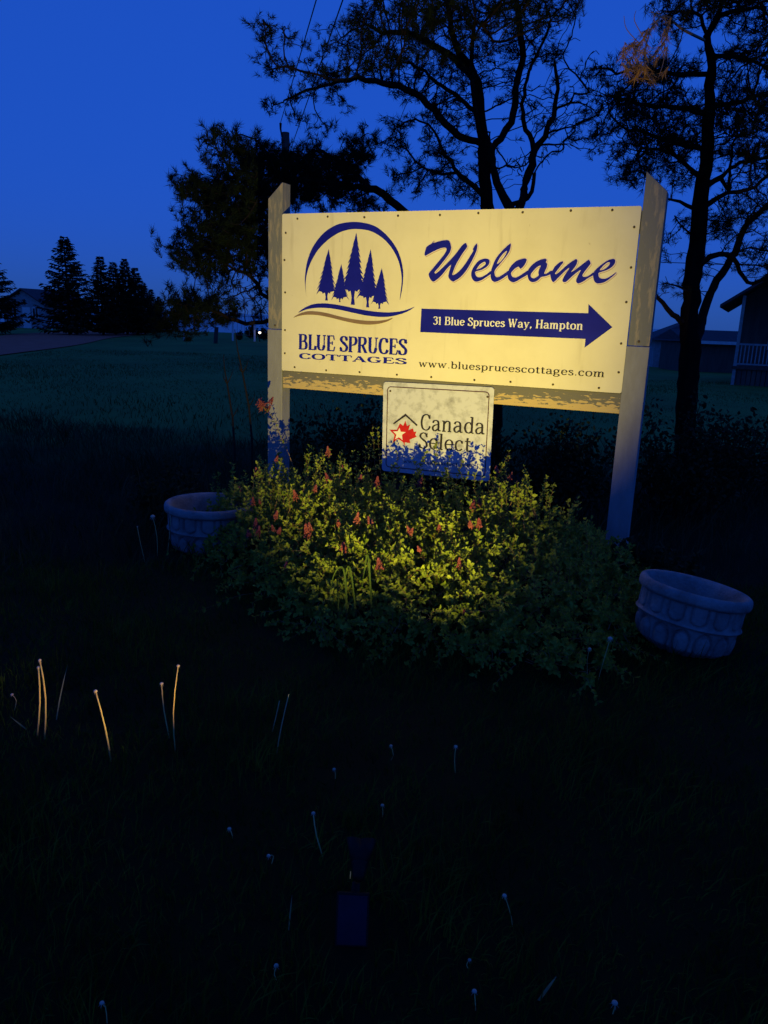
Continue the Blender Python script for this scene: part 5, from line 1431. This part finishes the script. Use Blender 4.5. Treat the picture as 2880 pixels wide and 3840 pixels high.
def window(root, x, z, w, h, y=-.03, name='window'):
    f = MB()
    for (a, b, c, e) in ((x - w / 2, x + w / 2, z, z + .07), (x - w / 2, x + w / 2, z + h - .07, z + h), (x - w / 2, x - w / 2 + .07, z + .07, z + h - .07), (x + w / 2 - .07, x + w / 2, z + .07, z + h - .07), (x - .02, x + .02, z + .07, z + h - .07)):
        f.box(a, b, y - .03, y + .025, c, e)
    o = f.build(name, M['white'], root)
    MB().box(x - w / 2 + .05, x + w / 2 - .05, y - .005, y + .02, z + .05, z + h - .05).build('pane', M['glass'], o)
    return o
def house_at(bx, by, Y, rz, label, name='cottage'):
    p = at_y(bx, by, Y); z = float(tz(p[0], Y))
    return empty(name, (p[0], Y, z - .05), rz, label, 'house')
# pale cottage behind the far left spruces
h1 = house_at(95, 1235, 76, radians(-14), 'pale shingled cottage behind the spruces at the far left')
gable_house(h1, 4.6, 7, 2.3, 1.3, M['shingle'], M['roof'])
window(h1, -1.2, 1.0, .9, 1.0); window(h1, 1.3, 1.0, .7, 1.0)
MB().box(-.15, .75, -.05, .02, .0, 2.0).build('door', M['white'], h1)
# raised cottage with a railed deck at the right edge
YH = 33.0
h2 = house_at(2962, 1425, YH, radians(-25), 'raised dark cottage with a railed porch at the right edge')
gable_house(h2, 4.4, 6, 3.65, 1.55, M['dark_wall'], M['roof'], .8, front=2.45)
window(h2, -.6, 1.5, .9, 1.0); window(h2, 1.0, 1.5, .8, 1.0)
MB().box(-2.25, 2.6, -2.2, -.01, .72, .84).build('deck', M['wood_dark'], h2)
for x in (-2.15, 0.1, 2.45):
    MB().box(x - .06, x + .06, -2.15, -2.03, 0, 3.6 if abs(x) > 1 else 4.6).build('porch_post', M['grey_trim'], h2)
MB().box(-2.09, 2.4, -2.13, -2.06, 1.68, 1.75).build('handrail', M['grey_trim'], h2)
MB().box(-2.09, 2.4, -2.13, -2.06, .90, .96).build('bottom_rail', M['grey_trim'], h2)
bal = None
for i in range(31):
    x = -2.0 + i * .142
    if abs(x - .1) < .08: continue
    if bal is None:
        o = MB().box(-.022, .022, -.022, .022, .965, 1.675).build('baluster', M['grey_trim'], h2); bal = o.data
    else: o = link_mesh('baluster', bal, h2)
    o.location = (x, -2.095, 0)
for i in range(26):
    x = -2.2 + i * .18
    MB().box(x, x + .15, -2.12, -2.09, -.02, .70).build('skirting_board', M['dark_wall'], h2)
# low house and a roof between trunk and cottage
h3 = house_at(2545, 1330, 58, radians(80), 'low hip-roofed house seen left of the tall pine trunk')
MB().box(-3, 3, -1.8, 2.2, 0, 2.0).build('wall', M['shingle'], h3)
MB().add([(-3.5, -2.3, 1.98), (3.5, -2.3, 1.98), (3.5, 2.7, 1.98), (-3.5, 2.7, 1.98), (-1.2, .2, 3.2), (1.2, .2, 3.2)], [(0, 1, 5, 4), (1, 2, 5), (2, 3, 4, 5), (3, 0, 4), (3, 2, 1, 0)]).build('roof', M['roof'], h3)
window(h3, -1.4, .9, 1.0, .8, -1.82); window(h3, 1.2, .9, 1.0, .8, -1.82)
h4 = house_at(2690, 1330, 48, radians(2), 'long low dark building with a pale eave between pine trunk and cottage')
MB().box(-2.0, 2.4, 0, 4, 0, 1.75).build('wall', M['dark_wall'], h4)
MB().add([(-2.3, -.4, 1.9), (2.7, -.4, 1.9), (2.7, 4.4, 1.9), (-2.3, 4.4, 1.9), (-2.3, 2, 2.55), (2.7, 2, 2.55)], [(0, 1, 5, 4), (2, 3, 4, 5), (1, 2, 5), (3, 0, 4), (3, 2, 1, 0)]).build('roof', M['roof'], h4)
MB().box(-2.3, 2.7, -.44, -.41, 1.74, 1.92).build('eave_board', M['white'], h4)

# ------------------------------------------------------------------ utility pole and cables
YP = 26.0
pp = at_y(1068, 1300, YP); pp = np.array([pp[0], YP, float(tz(pp[0], YP))])
ptop = at_y(1070, 497, YP)
pole = empty('utility_pole', pp, 0, 'wooden utility pole standing behind the left pine', 'utility pole')
HP = float(ptop[2] - pp[2])
MB().tube([(0, 0, -.3), (0, 0, HP * .5), (0, 0, HP)], [.15, .135, .12], 10).build('pole', M['wood_dark'], pole, True)
MB().tube([(-.10, -.1, HP - .15), (-.14, -.1, HP + .08), (-.14, -.1, HP + .24)], [.02, .03, .045], 6).build('insulator', M['black_plastic'], pole, True)
MB().box(-.05, .35, -.16, -.10, HP - .75, -.63 + HP).build('bracket', M['wood_dark'], pole)
def cable(a, b, label, sag=.25, r=.011):
    a, b = np.array(a), np.array(b)
    pts = [a + (b - a) * t - np.array([0, 0, 4 * sag * t * (1 - t)]) for t in np.linspace(0, 1, 15)]
    o = MB().tube([p - a for p in pts], r, 5).build('power_cable', M['wire'], None, True)
    o.location = Vector(a); tag(o, label, 'cable', 'overhead cables')
def through(a, x, y, Y, Y2):
    q = at_y(x, y, Y); return a + (q - a) * ((Y2 - a[1]) / (q[1] - a[1]))
A1 = ptop + np.array([-.14, -.12, .22]); cable(A1, through(A1, 1186, 0, 14, -14), 'overhead cable running up past the left pine, the left one', .0)
A2 = ptop + np.array([.12, -.14, -.68]); cable(A2, through(A2, 1282, 10, 13, -14), 'overhead cable running up past the left pine, the right one', .0)
w0 = at_y(2475, 972, YP); w1 = at_y(2590, 976, YP); dirw = (w1 - w0) / (w1[0] - w0[0])
wp = w0 + dirw * (pp[0] + .13 - w0[0]); wp[1] = YP - .14
cable(wp, w0 + dirw * 16, 'thin level cable crossing the sky between right post and pine trunk', .1, .013)

# ------------------------------------------------------------------ small things out on the lawn
b = ground_pt(808, 1288); t = at_y(816, 1226, b[1])
o = MB().box(-.12, .12, -.05, .05, -.05, float(t[2] - b[2])).build('marker_post', M['wood_dark'], bevel=.01)
o.location = Vector(b); o.rotation_euler = (0, radians(5), 0); tag(o, 'dark leaning plank post standing out on the far lawn', 'post')
def white_post(bx, by, ty, w, label):
    b = ground_pt(bx, by); t = at_y(bx, ty, b[1])
    o = MB().box(-w, w, -w, w, -.05, float(t[2] - b[2])).build('white_post', M['white'], bevel=.01)
    o.location = Vector(b); tag(o, label, 'post', 'white posts on the far lawn')
white_post(195, 1238, 1196, .055, 'white post beside the lane in front of the separate spruce')
white_post(690, 1276, 1222, .035, 'thin white post on the far lawn below the drooping pine branch')
sb = ground_pt(955, 1281); st = at_y(955, 1190, sb[1])
sw = empty('swing_set', sb, 0, 'white framed garden swing set on the far lawn beside the left post', 'swing')
HS = float(st[2] - sb[2])
kx = sb[1] / F_PX
for x in (0, -80 * kx):
    MB().box(x - .06, x + .06, -.05, .05, -.05, HS).build('leg', M['white'], sw)
MB().box(-80 * kx - .1, .1, -.04, .04, HS + .002, HS + .1).build('top_bar', M['white'], sw)
for cx in (-28 * kx, -55 * kx):
    for dx in (-.15, .15):
        MB().tube([(cx + dx, 0, HS), (cx + dx * 1.1, 0, .45)], .012, 5).build('rope', M['rope'], sw)
    MB().box(cx - .22, cx + .22, -.09, .09, .40, .45).build('seat', M['wood_dark'], sw)
def lamp_post(px_, py_, by, r, s, label):
    b = ground_pt(px_, by); t = at_y(px_, py_, b[1])
    h = float(t[2] - b[2])
    root = empty('lamp_post', b, 0, label, 'lamp', 'lit lamps on the far lawn')
    MB().tube([(0, 0, -.1), (0, 0, h - r)], [.045, .035], 6).build('post', M['black_plastic'], root)
    MB().ball((0, 0, h), r, 12, 8).build('globe', emit_mat('lit_globe', (1.0, .86, .62), s), root, True)
    MB().lathe([(r * .9, h + r * .55), (r * .5, h + r * 1.15), (.001, h + r * 1.3)], 10).build('cap', M['black_plastic'], root)
lamp_post(974, 1247, 1282, .085, 5.0, 'larger lit globe lamp on a short post left of the left sign post')
lamp_post(988, 1240, 1266, .06, 4.0, 'smaller lit lamp just right of the larger one')
leafy_bush('bush', on(*(at_y(893, 1250, 60)[:2])), .45, .4, .7, 500, 'far dark bush left of the swing set', 21, .16, group='far bushes by the shore')
leafy_bush('bush', on(*(at_y(945, 1250, 66)[:2])), .9, .5, 1.1, 900, 'far dark bush behind the swing set', 22, .16, group='far bushes by the shore')
leafy_bush('bush', on(*(at_y(1000, 1250, 62)[:2])), 1.0, .5, 1.0, 900, 'far dark bush behind the lit lamps', 23, .16, group='far bushes by the shore')
for i, (xx, yy, hh, w_) in enumerate([(22.5, 62, 2.2, 4), (26, 64, 2.0, 4), (29.5, 60, 2.2, 3)]):
    leafy_bush('bush', on(xx, yy), w_, 1.2, hh, 2000, ['far dark hedge bush behind the right post', 'far dark hedge bush behind the tall pine trunk', 'far dark hedge bush beside the railed cottage'][i], 31 + i, .28, group='far hedge on the right')
